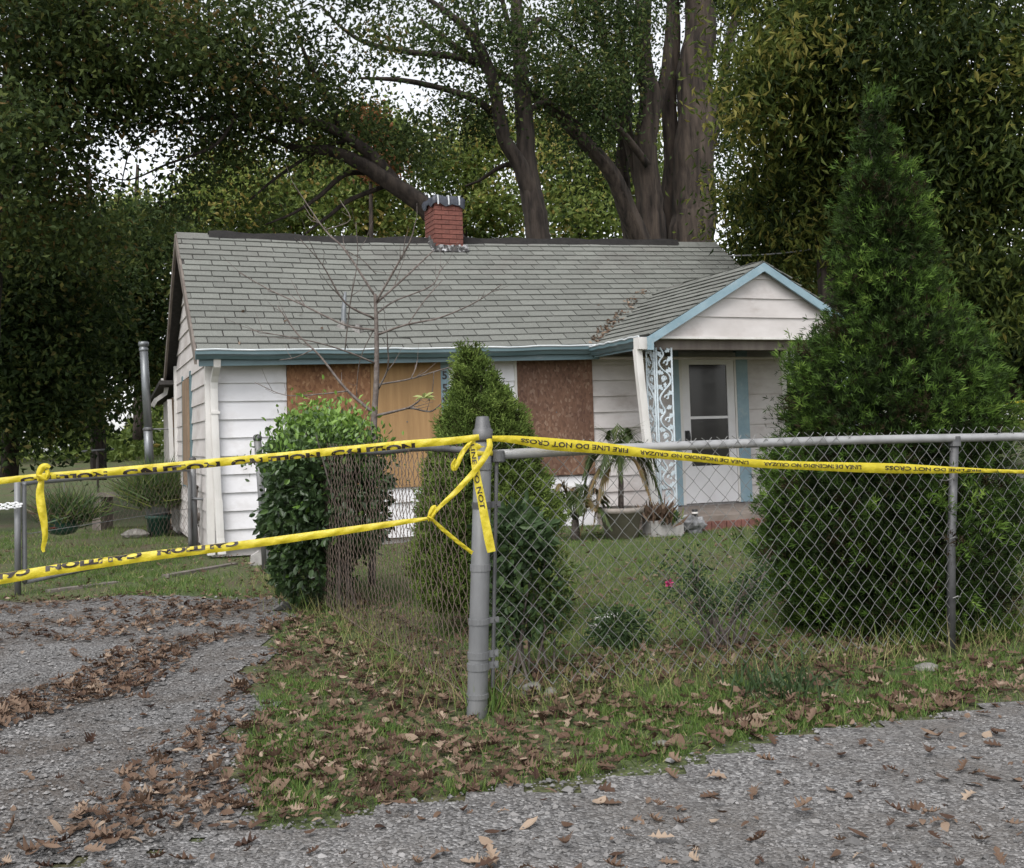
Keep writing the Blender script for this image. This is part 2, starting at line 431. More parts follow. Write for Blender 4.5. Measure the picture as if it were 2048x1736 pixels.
# ------------------------------------------------------------------ mesh helpers
class MB:
    def __init__(s):
        s.v, s.f = [], []

    def add(s, vs, fs):
        k = len(s.v)
        s.v += [tuple(map(float, p)) for p in vs]
        s.f += [tuple(i + k for i in f) for f in fs]
        return s

    def box(s, x0, x1, y0, y1, z0, z1):
        return s.add([(x0, y0, z0), (x1, y0, z0), (x1, y1, z0), (x0, y1, z0), (x0, y0, z1), (x1, y0, z1), (x1, y1, z1), (x0, y1, z1)],
                     [(0, 3, 2, 1), (4, 5, 6, 7), (0, 1, 5, 4), (1, 2, 6, 5), (2, 3, 7, 6), (3, 0, 4, 7)])

    def hexa(s, p):      # 8 corners, ordered as in box
        return s.add(p, [(0, 3, 2, 1), (4, 5, 6, 7), (0, 1, 5, 4), (1, 2, 6, 5), (2, 3, 7, 6), (3, 0, 4, 7)])

    def prism(s, poly, a, b):
        """polygon of 3d points, extruded from offset a to offset b (vectors)"""
        n = len(poly)
        A = [tuple(np.asarray(p) + a) for p in poly]
        B = [tuple(np.asarray(p) + b) for p in poly]
        return s.add(A + B, [tuple(range(n))[::-1], tuple(range(n, 2 * n))] + [(i, (i + 1) % n, n + (i + 1) % n, n + i) for i in range(n)])

    def tube(s, pts, rad, n=8, cap=True, jit=0.0, rr=random, ridge=0.0):
        pts = [np.asarray(p, float) for p in pts]
        m = len(pts)
        if not hasattr(rad, '__len__'):
            rad = [rad] * m
        base = len(s.v)
        ref = None
        rk = [1 + ridge * rr.uniform(-1, 1) for _ in range(n)] if ridge else [1.0] * n
        for i in range(m):
            t = pts[min(i + 1, m - 1)] - pts[max(i - 1, 0)]
            t = t / (np.linalg.norm(t) + 1e-9)
            if ref is None:
                ref = np.array([0, 0, 1.0]) if abs(t[2]) < 0.9 else np.array([1.0, 0, 0])
            a = np.cross(t, ref)
            a = a / (np.linalg.norm(a) + 1e-9)
            b = np.cross(a, t)
            ref = b if abs(t @ b) < 0.9 else ref
            for k in range(n):
                th = 2 * math.pi * k / n
                r = rad[i] * rk[k] * (1 + (rr.uniform(-jit, jit) if jit else 0))
                s.v.append(tuple(pts[i] + (a * math.cos(th) + b * math.sin(th)) * r))
        for i in range(m - 1):
            for k in range(n):
                q = (k + 1) % n
                s.f.append((base + i * n + k, base + i * n + q, base + (i + 1) * n + q, base + (i + 1) * n + k))
        if cap:
            s.f.append(tuple(base + k for k in range(n))[::-1])
            s.f.append(tuple(base + (m - 1) * n + k for k in range(n)))
        return s

    def lathe(s, prof, c=(0, 0, 0), n=20):
        base = len(s.v)
        for r, z in prof:
            for k in range(n):
                th = 2 * math.pi * k / n
                s.v.append((c[0] + r * math.cos(th), c[1] + r * math.sin(th), c[2] + z))
        for i in range(len(prof) - 1):
            for k in range(n):
                q = (k + 1) % n
                s.f.append((base + i * n + k, base + i * n + q, base + (i + 1) * n + q, base + (i + 1) * n + k))
        s.f.append(tuple(base + k for k in range(n))[::-1])
        s.f.append(tuple(base + (len(prof) - 1) * n + k for k in range(n)))
        return s

    def mesh(s, name, mat, smooth=False):
        me = bpy.data.meshes.new(name)
        me.from_pydata(s.v, [], s.f)
        me.materials.append(M[mat] if isinstance(mat, str) else mat)
        if smooth:
            me.polygons.foreach_set('use_smooth', [True] * len(me.polygons))
        me.update()
        return me

    def build(s, name, mat, parent=None, smooth=False, loc=None, rot=None):
        return link(name, s.mesh(name, mat, smooth), parent, loc, rot)


def link(name, me, parent=None, loc=None, rot=None):
    o = bpy.data.objects.new(name, me)
    COL.objects.link(o)
    o.parent = parent
    if loc is not None:
        o.location = tuple(loc)
    if rot is not None:
        o.rotation_euler = tuple(rot)
    return o


def thing(name, label, cat, loc=(0, 0, 0), rotz=0.0, group=None):
    o = bpy.data.objects.new(name, None)
    COL.objects.link(o)
    o.empty_display_size = 0.1
    o.location = tuple(loc)
    o.rotation_euler = (0, 0, rotz)
    return tag(o, label, cat, group)


def tag(o, label, cat, group=None):
    o['label'] = label
    o['category'] = cat
    if group:
        o['group'] = group
    return o


def structure(o):
    o['kind'] = 'structure'
    return o


def stuff(o, label=None, cat=None):
    o['kind'] = 'stuff'
    if label:
        tag(o, label, cat)
    return o


def catmull(pts, per=6):
    """smooth a polyline; every row may hold extra columns (radius)"""
    P = np.asarray(pts, float)
    if len(P) < 3:
        t = np.linspace(0, 1, per * (len(P) - 1) + 1)[:, None]
        return P[0] * (1 - t) + P[-1] * t
    P = np.vstack([2 * P[0] - P[1], P, 2 * P[-1] - P[-2]])
    out = []
    for i in range(1, len(P) - 2):
        p0, p1, p2, p3 = P[i - 1], P[i], P[i + 1], P[i + 2]
        for k in range(per):
            t = k / per
            out.append(0.5 * (2 * p1 + (p2 - p0) * t + (2 * p0 - 5 * p1 + 4 * p2 - p3) * t * t + (3 * p1 - p0 - 3 * p2 + p3) * t ** 3))
    out.append(P[-2])
    return np.array(out)


def np_mesh(name, verts, faces, mat, rnd=None, smooth=False):
    """verts (n,3), faces (m,k) array with one k"""
    verts = np.ascontiguousarray(verts, dtype=np.float32)
    faces = np.ascontiguousarray(faces, dtype=np.int32)
    me = bpy.data.meshes.new(name)
    me.vertices.add(len(verts))
    me.vertices.foreach_set('co', verts.ravel())
    k = faces.shape[1]
    me.loops.add(faces.size)
    me.loops.foreach_set('vertex_index', faces.ravel())
    me.polygons.add(len(faces))
    me.polygons.foreach_set('loop_start', np.arange(0, faces.size, k, dtype=np.int32))
    try:
        me.polygons.foreach_set('loop_total', np.full(len(faces), k, dtype=np.int32))
    except Exception:
        pass
    if rnd is not None:
        a = me.attributes.new('rnd', 'FLOAT', 'POINT')
        a.data.foreach_set('value', np.ascontiguousarray(rnd, dtype=np.float32))
    me.materials.append(M[mat] if isinstance(mat, str) else mat)
    me.polygons.foreach_set('use_smooth', np.full(len(faces), bool(smooth)))
    me.update(calc_edges=True)
    return me


# leaf templates: x along the leaf, y across, z up
T_DIAMOND = (np.array([(0, 0, 0), (0.42, 0.5, 0.13), (1, 0, -0.05), (0.42, -0.5, 0.13)]), np.array([(0, 1, 2), (0, 2, 3)]))
T_OVAL = (np.array([(0, 0, 0), (0.25, 0.36, 0.07), (0.62, 0.42, 0.06), (1, 0, -0.10), (0.62, -0.42, 0.06), (0.25, -0.36, 0.07), (0.45, 0, -0.03)]),
          np.array([(0, 6, 1), (1, 6, 2), (2, 6, 3), (3, 6, 4), (4, 6, 5), (5, 6, 0)]))
T_BLADE = (np.array([(0, 0.5, 0), (0, -0.5, 0), (0.55, 0.32, 0.0), (0.55, -0.32, 0.0), (1, 0, 0)]), np.array([(0, 1, 3), (0, 3, 2), (2, 3, 4)]))
T_TRI = (np.array([(0, 0.5, 0), (0, -0.5, 0), (1, 0, 0)]), np.array([(0, 1, 2)]))
T_SPRAY = (np.array([(0, 0, 0), (0.55, 0.09, 0.02), (1, 0, 0), (0.55, -0.09, 0.02),
                     (0.25, 0.02, 0), (0.62, 0.30, 0), (0.75, 0.42, 0), (0.5, 0.30, 0.0),
                     (0.25, -0.02, 0), (0.62, -0.30, 0), (0.75, -0.42, 0), (0.5, -0.30, 0.0)]),
           np.array([(0, 1, 2), (0, 2, 3), (4, 5, 6), (4, 6, 7), (8, 10, 9), (8, 11, 10)]))


def frames(d, rng, up=None, roll=None):
    """orthonormal frames whose x axis is d"""
    d = d / (np.linalg.norm(d, axis=1, keepdims=True) + 1e-9)
    ref = rng.normal(size=d.shape) if up is None else up
    y = np.cross(ref, d)
    y /= np.linalg.norm(y, axis=1, keepdims=True) + 1e-9
    z = np.cross(d, y)
    return d, y, z


def leaves(name, mat, pos, dirs, length, width, rnd, tmpl=T_DIAMOND, up=None, rng=RNG):
    V, F = tmpl
    n = len(pos)
    x, y, z = frames(dirs, rng, up)
    L = np.broadcast_to(length, (n,))
    W = np.broadcast_to(width, (n,))
    vs = (pos[:, None, :] + x[:, None, :] * (V[None, :, 0:1] * L[:, None, None]) + y[:, None, :] * (V[None, :, 1:2] * W[:, None, None])
          + z[:, None, :] * (V[None, :, 2:3] * L[:, None, None]))
    fs = F[None] + (np.arange(n) * len(V))[:, None, None]
    return np_mesh(name, vs.reshape(-1, 3), fs.reshape(-1, F.shape[1]), mat, np.repeat(rnd, len(V)))


# ------------------------------------------------------------------ ground, driveway, road
def ground_sheet():
    def axis(lim, fine):
        a = [0.0]
        st = fine
        while a[-1] < lim:
            a.append(a[-1] + st)
            if a[-1] > 16:
                st *= 1.25
        return np.array(a)
    px = axis(260, 0.33)
    xs = np.concatenate([-px[:0:-1], px])
    ys = np.concatenate([-axis(60, 0.6)[:0:-1], axis(260, 0.33)])
    X, Y = np.meshgrid(xs, ys)
    Z = gz(X, Y)
    V = np.stack([X, Y, Z], -1).reshape(-1, 3)
    nx, ny = len(xs), len(ys)
    i = (np.arange(ny - 1)[:, None] * nx + np.arange(nx - 1)[None]).ravel()
    F = np.stack([i, i + 1, i + nx + 1, i + nx], 1)
    return structure(link('ground', np_mesh('ground', V, F, 'ground', smooth=True)))


GROUND = ground_sheet()


def in_poly(x, y, poly):
    poly = np.asarray(poly)
    c = np.zeros(np.shape(x), bool)
    n = len(poly)
    for i in range(n):
        x0, y0 = poly[i]
        x1, y1 = poly[(i + 1) % n]
        t = ((y0 > y) != (y1 > y)) & (x < (x1 - x0) * (y - y0) / (y1 - y0 + 1e-12) + x0)
        c ^= t
    return c


def ragged_sheet(name, poly, mat, lift, cell=0.05, rag=0.13):
    """the cells of a fine grid that fall inside a polygon with a wandering edge"""
    poly = np.asarray(poly, float)
    x0, y0 = poly.min(0) - 0.3
    x1, y1 = poly.max(0) + 0.3
    xs = np.arange(x0, x1, cell)
    ys = np.arange(y0, y1, cell)
    X, Y = np.meshgrid(xs, ys)
    wx = rag * (np.sin(X * 3.1 + Y * 5.3) * 0.5 + np.sin(X * 9.7 - Y * 7.9 + 1) * 0.35 + np.sin(Y * 17 + X * 13) * 0.25)
    wy = rag * (np.sin(X * 4.3 - Y * 3.7 + 2) * 0.5 + np.sin(X * 11.3 + Y * 8.1) * 0.35)
    inside = in_poly(X + wx, Y + wy, poly)
    V = np.stack([X, Y, gz(X, Y) + lift], -1).reshape(-1, 3)
    nx = len(xs)
    ok = inside[:-1, :-1] & inside[1:, :-1] & inside[:-1, 1:] & inside[1:, 1:]
    r, c = np.nonzero(ok)
    i = r * nx + c
    F = np.stack([i, i + 1, i + nx + 1, i + nx], 1)
    used, inv = np.unique(F, return_inverse=True)
    return structure(link(name, np_mesh(name, V[used], inv.reshape(F.shape), mat, smooth=True)))


DRIVE = [(-1.75, 8.6), (-1.62, 7.4), (-1.42, 6.0), (-1.22, 5.0), (-1.07, 4.15), (-0.8, 3.4), (-4, 2.0), (-8, 0.4), (-9.5, 4), (-8.5, 8.4), (-5.6, 8.9), (-3.6, 9.15), (-2.6, 9.1)]
ROAD = [(-14, -2.0), (-6, 1.35), (-3, 2.6), (-0.9, 3.5), (0.19, 3.98), (0.88, 4.36), (1.37, 4.56), (2.22, 4.83), (4, 5.5), (9, 7.5), (16, 10.3), (16, 2), (6, -4), (-14, -8)]
ragged_sheet('driveway', DRIVE, 'gravel', 0.006)
ragged_sheet('road', ROAD, 'road', 0.011, 0.10, 0.10)
FAR_ROAD = [(9.0, 21), (14, 23.0), (30, 30), (30, 33), (13, 25.4), (8.5, 23.0)]
ragged_sheet('side_road', FAR_ROAD, 'road', 0.02, 0.3, 0.3)


# ------------------------------------------------------------------ the house
house = thing('house', 'small white sided one storey house with boarded windows and grey shingle roof', 'house', H0, TH)


def zoff(u):
    return 0.034 * max(0.0, u - 2.0)


BOARDS = [(0.87, 1.835, 0.72, 2.235), (1.84, 2.70, 0.70, 2.235), (3.69, 4.72, 0.76, 2.33)]
EXP = 0.203
wall_part = MB()
wall_part.box(0.03, 7.61, 0.03, 3.97, 0.02, 2.38)
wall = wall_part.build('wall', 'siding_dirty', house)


def lap(u0, u1, z0, z1, mat, parent, front=0.0, name='siding_board'):
    """one lapped board on the front wall: lower edge proud"""
    m = MB()
    m.hexa([(u0, front - 0.033, z0), (u1, front - 0.033, z0), (u1, front + 0.03, z0), (u0, front + 0.03, z0),
            (u0, front - 0.006, z1 + 0.012), (u1, front - 0.006, z1 + 0.012), (u1, front + 0.03, z1 + 0.012), (u0, front + 0.03, z1 + 0.012)])
    return m.build(name, mat, parent)


z = 0.116
k = 0
while z < 2.3:
    zt = min(z + EXP, 2.42)
    if zt < 0.76:
        segs = [(0.05, 4.735)]
    else:
        segs = [(0.05, 0.865), (2.81, 3.685)]
    for a, b in segs:
        lap(a, b, z, zt, 'siding', wall)
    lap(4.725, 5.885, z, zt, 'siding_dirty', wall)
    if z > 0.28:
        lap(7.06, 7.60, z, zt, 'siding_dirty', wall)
    z += EXP
    k += 1
# corner boards and blue strip with the number
MB().box(-0.03, 0.05, -0.042, 0.05, 0.05, 2.33).build('corner_board', 'trim', house)
MB().box(7.60, 7.68, -0.042, 0.05, 0.28, 2.45).build('corner_board', 'trim', house)
MB().box(2.703, 2.805, -0.036, 0.02, 0.70, 2.30).build('number_strip', 'blue', house)
# boards over the windows
for (a, b, c, d), mt, nm in zip(BOARDS, ('osb', 'plywood', 'osb_dull'), ('window_board',) * 3):
    bd = MB().box(a, b, -0.045, 0.0, c, d).build(nm, mt, house)
    bd['label'] = 'tan plywood sheet over the window' if mt == 'plywood' else 'brown strand board over the window'
    for (su, sz) in [(a + 0.05, c + 0.06), (b - 0.05, c + 0.06), (a + 0.05, d - 0.06), (b - 0.05, d - 0.06), ((a + b) / 2, (c + d) / 2)]:
        MB().tube([(su, -0.046, sz), (su, -0.049, sz)], 0.009, 8).build('screw', 'steeldark', bd)
MB().box(3.66, 3.692, -0.04, 0.02, 0.74, 2.36).build('window_trim', 'trim', house)


# letters and digits as meshes
def text_mesh_data(body, size=1.0, bold=0.0, align='LEFT'):
    cu = bpy.data.curves.new('lettering', 'FONT')
    cu.body = body
    cu.size = size
    cu.offset = bold
    cu.resolution_u = 3
    cu.align_x = align
    ob = bpy.data.objects.new('lettering', cu)
    COL.objects.link(ob)
    dg = bpy.context.evaluated_depsgraph_get()
    me = ob.evaluated_get(dg).to_mesh()
    vs = np.array([v.co[:] for v in me.vertices])
    fs = [tuple(p.vertices) for p in me.polygons]
    ob.evaluated_get(dg).to_mesh_clear()
    bpy.data.objects.remove(ob)
    bpy.data.curves.remove(cu)
    return vs, fs


for i, ch in enumerate('5599'):
    vs, fs = text_mesh_data(ch, 0.135, 0.004, 'CENTER')
    vs = vs - np.array([0, 0, 0])
    zc = 2.02 - 0.152 * i
    front = [(2.752 + p[0], -0.042, zc + p[1] - 0.05) for p in vs]
    back = [(2.752 + p[0], -0.034, zc + p[1] - 0.05) for p in vs]
    n = len(front)
    m = MB()
    m.add(front + back, list(fs) + [tuple(q + n for q in f) for f in fs])
    m.build('house_digit', 'black', house)

# left side wall: lapped boards up into the gable
RV, RZ, EV, EZ = 2.0, 3.98, -0.30, 2.28
SL = (RZ - EZ) / (RV - EV)
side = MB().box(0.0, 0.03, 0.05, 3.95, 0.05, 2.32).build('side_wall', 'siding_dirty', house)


def side_board(v0, v1, z0, z1, v0t=None, v1t=None):
    v0t = v0 if v0t is None else v0t
    v1t = v1 if v1t is None else v1t
    m = MB()
    m.hexa([(-0.022, v0, z0), (0.02, v0, z0), (0.02, v1, z0), (-0.022, v1, z0),
            (-0.004, v0t, z1 + 0.01), (0.02, v0t, z1 + 0.01), (0.02, v1t, z1 + 0.01), (-0.004, v1t, z1 + 0.01)])
    m.build('siding_board', 'siding_dirty', side)


z = 0.116
while z < 3.7:
    zt = z + EXP
    if zt < 2.32:
        if 0.7 < z < 2.1:
            side_board(0.05, 1.70, z, zt)
            side_board(2.95, 3.93, z, zt)
        else:
            side_board(0.05, 3.93, z, zt)
    else:
        a = max(0.05, EV + (z - EZ + 0.10) / SL)
        at = max(0.05, EV + (zt - EZ + 0.10) / SL)
        if at < 1.9:
            side_board(a, 4.0 - a, z, zt, at, 4.0 - at)
    z += EXP
sb = MB().box(-0.045, 0.0, 1.95, 2.70, 0.75, 2.12).build('window_board', 'plyold', house)
sb['label'] = 'weathered plywood sheet on the side window'
MB().box(-0.035, 0.02, 1.70, 1.80, 0.72, 2.2).build('window_trim', 'gutter', house)
MB().box(-0.035, 0.02, 2.80, 2.90, 0.72, 2.2).build('window_trim', 'gutter', house)
MB().box(-0.05, 0.03, 3.93, 4.03, 0.05, 2.42).build('corner_board', 'trim', house)
# rear addition, lower and set behind
MB().box(-0.02, 5.2, 4.04, 6.6, 0.0, 2.0).build('rear_addition', 'siding_dirty', house)
rb = MB().box(-0.06, -0.021, 4.35, 4.85, 0.1, 1.98).build('window_board', 'plyold', house)
rb['label'] = 'plywood sheet on the rear addition'
ra = MB()
ra.hexa([(-0.25, 4.0, 2.16), (5.4, 4.0, 2.16), (5.4, 6.9, 1.98), (-0.25, 6.9, 1.98), (-0.25, 4.0, 2.22), (5.4, 4.0, 2.22), (5.4, 6.9, 2.04), (-0.25, 6.9, 2.04)])
ra.build('addition_roof', 'deck', house)

# ---- main roof
U0, U1 = -0.14, 7.94
roof_m = MB()
NU = 26
for (va, za, vb, zb) in ((EV, EZ, RV, RZ), (4.3, EZ, RV, RZ)):
    for i in range(NU):
        a = U0 + (U1 - U0) * i / NU
        b = U0 + (U1 - U0) * (i + 1) / NU
        t = 0.045
        pts = []
        for uu, vv, zz in ((a, va, za), (b, va, za), (b, vb, zb), (a, vb, zb)):
            pts.append((uu, vv, zz + zoff(uu)))
        top = pts
        bot = [(p[0], p[1], p[2] - t) for p in pts]
        roof_m.add(bot + top, [(4, 5, 6, 7), (0, 3, 2, 1), (0, 1, 5, 4), (2, 3, 7, 6)] + ([(3, 0, 4, 7)] if i == 0 else []) + ([(1, 2, 6, 5)] if i == NU - 1 else []))
roof = roof_m.build('roof', 'deck', house)
ANG = math.atan(SL)
SLEN = math.hypot(RV - EV, RZ - EZ)
ROWS = 20
ROWH = SLEN / ROWS
TABW = 0.333


def tab_mesh(w, name='shingle'):
    m = MB()
    l = ROWH * 1.06
    t0, t1 = 0.020, 0.005
    x0, x1 = 0.0055, w - 0.0055
    # lower edge slightly curved by an extra vertex pair
    m.add([(x0, -0.012, 0.0), (x1, -0.012, 0.0), (x1, l, 0.0), (x0, l, 0.0), (x0, -0.012, t0), (x1, -0.012, t0), (x1, l, t1), (x0, l, t1)],
          [(0, 3, 2, 1), (4, 5, 6, 7), (0, 1, 5, 4), (1, 2, 6, 5), (2, 3, 7, 6), (3, 0, 4, 7)])
    return m.mesh(name, 'shingle')


TAB = {}


def tab(w):
    key = round(w, 2)
    if key not in TAB:
        TAB[key] = tab_mesh(key)
    return TAB[key]


PE0, PPK, PE1 = 4.62, 6.17, 7.72         # porch: eave, peak, eave (u)
PZE, PZP = 2.35, 3.22
PVF = -1.72
PSL = (PZP - PZE) / (PPK - PE0)
tabs = []
rr = random.Random(5)
for r in range(ROWS):
    s = r * ROWH
    v = EV + s * math.cos(ANG)
    zz = EZ + s * math.sin(ANG)
    x = U0 - TABW * ((r * 0.5 + 0.12 * math.sin(r * 1.3)) % 1.0)
    while x < U1 - 0.02:
        a, b = max(x, U0 - 0.012), min(x + TABW, U1 + 0.012)
        x += TABW
        if b - a < 0.04:
            continue
        mid = 0.5 * (a + b)
        zp = PZP - abs(mid - PPK) * PSL
        if PE0 - 0.02 < mid < PE1 and zz + zoff(mid) < zp - 0.10:
            continue
        tabs.append((a, b, v, zz, r))
SPLIT = 292
tabs.sort(key=lambda t: t[4])
rest_v, rest_f, rest_r = [], [], []
for i, (a, b, v, zz, r) in enumerate(tabs):
    dz = rr.uniform(0.0, 0.004)
    loc = (a, v, zz + zoff(a) + dz + 0.002)
    rot = (ANG - R(0.9) + R(rr.uniform(-0.35, 0.35)), -math.atan(0.034) if a > 2 else 0.0, R(rr.uniform(-0.35, 0.35)))
    me = tab(b - a)
    if i < SPLIT:
        link('shingle', me, roof, loc, rot)
    else:
        mt = Matrix.LocRotScale(Vector(loc), None, None) @ Matrix.Rotation(rot[2], 4, 'Z') @ Matrix.Rotation(rot[1], 4, 'Y') @ Matrix.Rotation(rot[0], 4, 'X')
        k0 = len(rest_v)
        rest_v += [tuple(mt @ vv.co) for vv in me.vertices]
        rest_f += [tuple(q + k0 for q in p.vertices) for p in me.polygons]
        rest_r += [rr.random()] * len(me.vertices)
o = link('upper_shingles', np_mesh('upper_shingles', np.array(rest_v), np.array(rest_f), 'shingle', np.array(rest_r)), roof)
stuff(o)
# ridge of black felt, lifted and torn
m = MB()
pts = []
N = 60
for i in range(N + 1):
    u = 0.25 + (7.25 - 0.25) * i / N
    w = 0.012 * math.sin(i * 0.9) + 0.006 * rr.uniform(-1, 1)
    pts.append([(u, RV - 0.085, RZ + zoff(u) - 0.048 + w), (u, RV - 0.02, RZ + zoff(u) + 0.062 + w), (u, RV + 0.05, RZ + zoff(u) + 0.05 + w), (u, RV + 0.12, RZ + zoff(u) - 0.06)])
vs = [p for row in pts for p in row]
fs = [(4 * i + j, 4 * i + 4 + j, 4 * i + 5 + j, 4 * i + 1 + j) for i in range(N) for j in range(3)]
MB().add(vs, fs).build('ridge_felt', 'tar', roof)
for (a, b) in ((-0.15, 0.24), (7.22, 7.6), (7.58, 7.95)):
    MB().add([(a, RV - 0.12, RZ + zoff(a) - 0.065), (b, RV - 0.12, RZ + zoff(b) - 0.065), (b, RV, RZ + zoff(b) + 0.03), (a, RV, RZ + zoff(a) + 0.03), (b, RV + 0.12, RZ + zoff(b) - 0.065), (a, RV + 0.12, RZ + zoff(a) - 0.065)],
             [(0, 1, 2, 3), (3, 2, 4, 5)]).build('ridge_cap', 'shingle', roof)
# rake boards at both gable ends
for uu, w in ((U0 - 0.03, 0.028), (U1 + 0.004, 0.028)):
    for (va, za, vb, zb) in ((EV - 0.02, EZ, RV, RZ), (4.32, EZ, RV, RZ)):
        zo = zoff(uu)
        MB().hexa([(uu, va, za - 0.15 + zo), (uu + w, va, za - 0.15 + zo), (uu + w, vb, zb - 0.15 + zo), (uu, vb, zb - 0.15 + zo),
                   (uu, va, za + 0.005 + zo), (uu + w, va, za + 0.005 + zo), (uu + w, vb, zb + 0.005 + zo), (uu, vb, zb + 0.005 + zo)]).build('rake_board', 'darkwood', house)


# gutters: K-shaped profile swept along a line
def gutter(p0, p1, outward, name='gutter', mat='gutter', lipmat='guttertop', h=0.095, d=0.10, parent=house, sag=0.0):
    p0, p1, n = np.array(p0, float), np.array(p1, float), np.array(outward, float)
    prof = [(0.0, 0.0), (0.0, -h), (0.45 * d, -h), (0.72 * d, -0.62 * h), (d, -0.45 * h), (d, 0.0), (d - 0.018, 0.0), (d - 0.018, -0.4 * h), (0.4 * d, -h + 0.012), (0.015, -h + 0.012), (0.015, 0)]
    N = 24
    vs, fs = [], []
    for i in range(N + 1):
        t = i / N
        c = p0 + (p1 - p0) * t
        c = c + np.array([0, 0, -sag * math.sin(math.pi * t) + 0.004 * math.sin(t * 31)])
        for a, b in prof:
            vs.append(tuple(c + n * a + np.array([0, 0, b])))
    P = len(prof)
    for i in range(N):
        for j in range(P):
            fs.append((i * P + j, i * P + (j + 1) % P, (i + 1) * P + (j + 1) % P, (i + 1) * P + j))
    fs.append(tuple(range(P)))
    fs.append(tuple(N * P + j for j in range(P))[::-1])
    g = MB().add(vs, fs).build(name, mat, parent)
    lv = []
    for i in range(N + 1):
        t = i / N
        c = p0 + (p1 - p0) * t + np.array([0, 0, -sag * math.sin(math.pi * t) + 0.004 * math.sin(t * 31)])
        lv.append(c + n * (d + 0.002) + np.array([0, 0, 0.004 + 0.003 * math.sin(t * 47)]))
    MB().tube(lv, 0.011, 6).build('gutter_lip', lipmat, g)
    return g


gutter((-0.16, EV - 0.01, EZ - 0.005), (4.63, EV - 0.01, EZ + 0.075), (0, -1, 0), sag=0.015)
MB().hexa([(-0.12, EV - 0.006, EZ - 0.17), (4.7, EV - 0.006, EZ - 0.09), (4.7, EV + 0.02, EZ - 0.09), (-0.12, EV + 0.02, EZ - 0.17),
           (-0.12, EV - 0.006, EZ - 0.05), (4.7, EV - 0.006, EZ + 0.03), (4.7, EV + 0.02, EZ + 0.03), (-0.12, EV + 0.02, EZ - 0.05)]).build('fascia_board', 'gutter', house)
MB().box(-0.1, 7.6, EV + 0.03, 0.02, EZ - 0.075, EZ - 0.055).build('soffit', 'siding_dirty', house)
# front left downspout: elbow, flattened pipe, kink near the foot


def rect_pipe(path, w, d, name, mat, parent, side_dir=(1, 0, 0)):
    P = [np.asarray(p, float) for p in path]
    sd = np.asarray(side_dir, float)
    vs, fs = [], []
    for i, p in enumerate(P):
        t = P[min(i + 1, len(P) - 1)] - P[max(i - 1, 0)]
        t /= np.linalg.norm(t)
        nn = np.cross(sd, t)
        nn /= np.linalg.norm(nn)
        for a, b in ((-1, -1), (-0.3, -1.12), (0.3, -1.12), (1, -1), (1, 1), (-1, 1)):
            vs.append(tuple(p + sd * a * w / 2 + nn * b * d / 2))
    for i in range(len(P) - 1):
        for j in range(6):
            fs.append((i * 6 + j, i * 6 + (j + 1) % 6, (i + 1) * 6 + (j + 1) % 6, (i + 1) * 6 + j))
    fs += [tuple(range(6))[::-1], tuple(len(vs) - 6 + j for j in range(6))]
    return MB().add(vs, fs).build(name, mat, parent)


ds = rect_pipe([(0.07, -0.31, 2.20), (0.07, -0.29, 2.12), (0.065, -0.17, 2.04), (0.06, -0.105, 1.96), (0.058, -0.088, 1.88), (0.062, -0.085, 1.5), (0.075, -0.09, 0.9), (0.085, -0.085, 0.62)], 0.075, 0.06, 'downspout', 'trim', house)
rect_pipe([(0.086, -0.088, 0.66), (0.094, -0.09, 0.4), (0.10, -0.085, 0.24), (0.115, -0.10, 0.06)], 0.082, 0.066, 'lower_pipe', 'trim', ds)
MB().box(0.02, 0.115, -0.128, -0.03, 1.60, 1.63).build('strap', 'trim', ds)
# rear gutter end with its elbow and downspout
gutter((-0.20, 4.32, EZ - 0.02), (7.9, 4.32, EZ + 0.15), (0, 1, 0), mat='trim', lipmat='trim')
rect_pipe([(-0.12, 4.40, 2.16), (-0.14, 4.42, 2.05), (-0.28, 4.40, 1.95), (-0.33, 4.40, 1.86)], 0.08, 0.06, 'downspout', 'trim', house, (0, 1, 0))
rect_pipe([(-0.10, 4.2, 1.95), (-0.08, 4.2, 1.2), (-0.06, 4.2, 0.1)], 0.08, 0.06, 'downspout', 'trim', house, (0, 1, 0))

# ---- porch roof, gable and posts
pr = MB()
for sgn, ue in ((-1, PE0), (1, PE1)):
    t = 0.045
    zt = [(ue, PVF, PZE), (PPK, PVF, PZP), (PPK, 0.95, PZP), (ue, -0.2, PZE)]
    bt = [(p[0], p[1], p[2] - t) for p in zt]
    pr.add(bt + zt, [(0, 1, 2, 3), (7, 6, 5, 4), (0, 4, 5, 1), (0, 3, 7, 4), (2, 6, 7, 3)])
porch_roof = pr.build('porch_roof', 'deck', house)
PANG = math.atan(PSL)
PLEN = math.hypot(PPK - PE0, PZP - PZE)
PROWS = 12
PRH = PLEN / PROWS


def ptab_mesh(w, h, name='shingle'):
    m = MB()
    l = h * 1.06
    m.add([(0, 0.003, 0.0), (0, w - 0.003, 0), (l, w - 0.003, 0), (l, 0.003, 0), (-0.012, 0.003, 0.019), (-0.012, w - 0.003, 0.019), (l, w - 0.003, 0.004), (l, 0.003, 0.004)],
          [(0, 1, 2, 3), (7, 6, 5, 4), (0, 4, 5, 1), (1, 5, 6, 2), (2, 6, 7, 3), (3, 7, 4, 0)])
    return m.mesh(name, 'shingle')


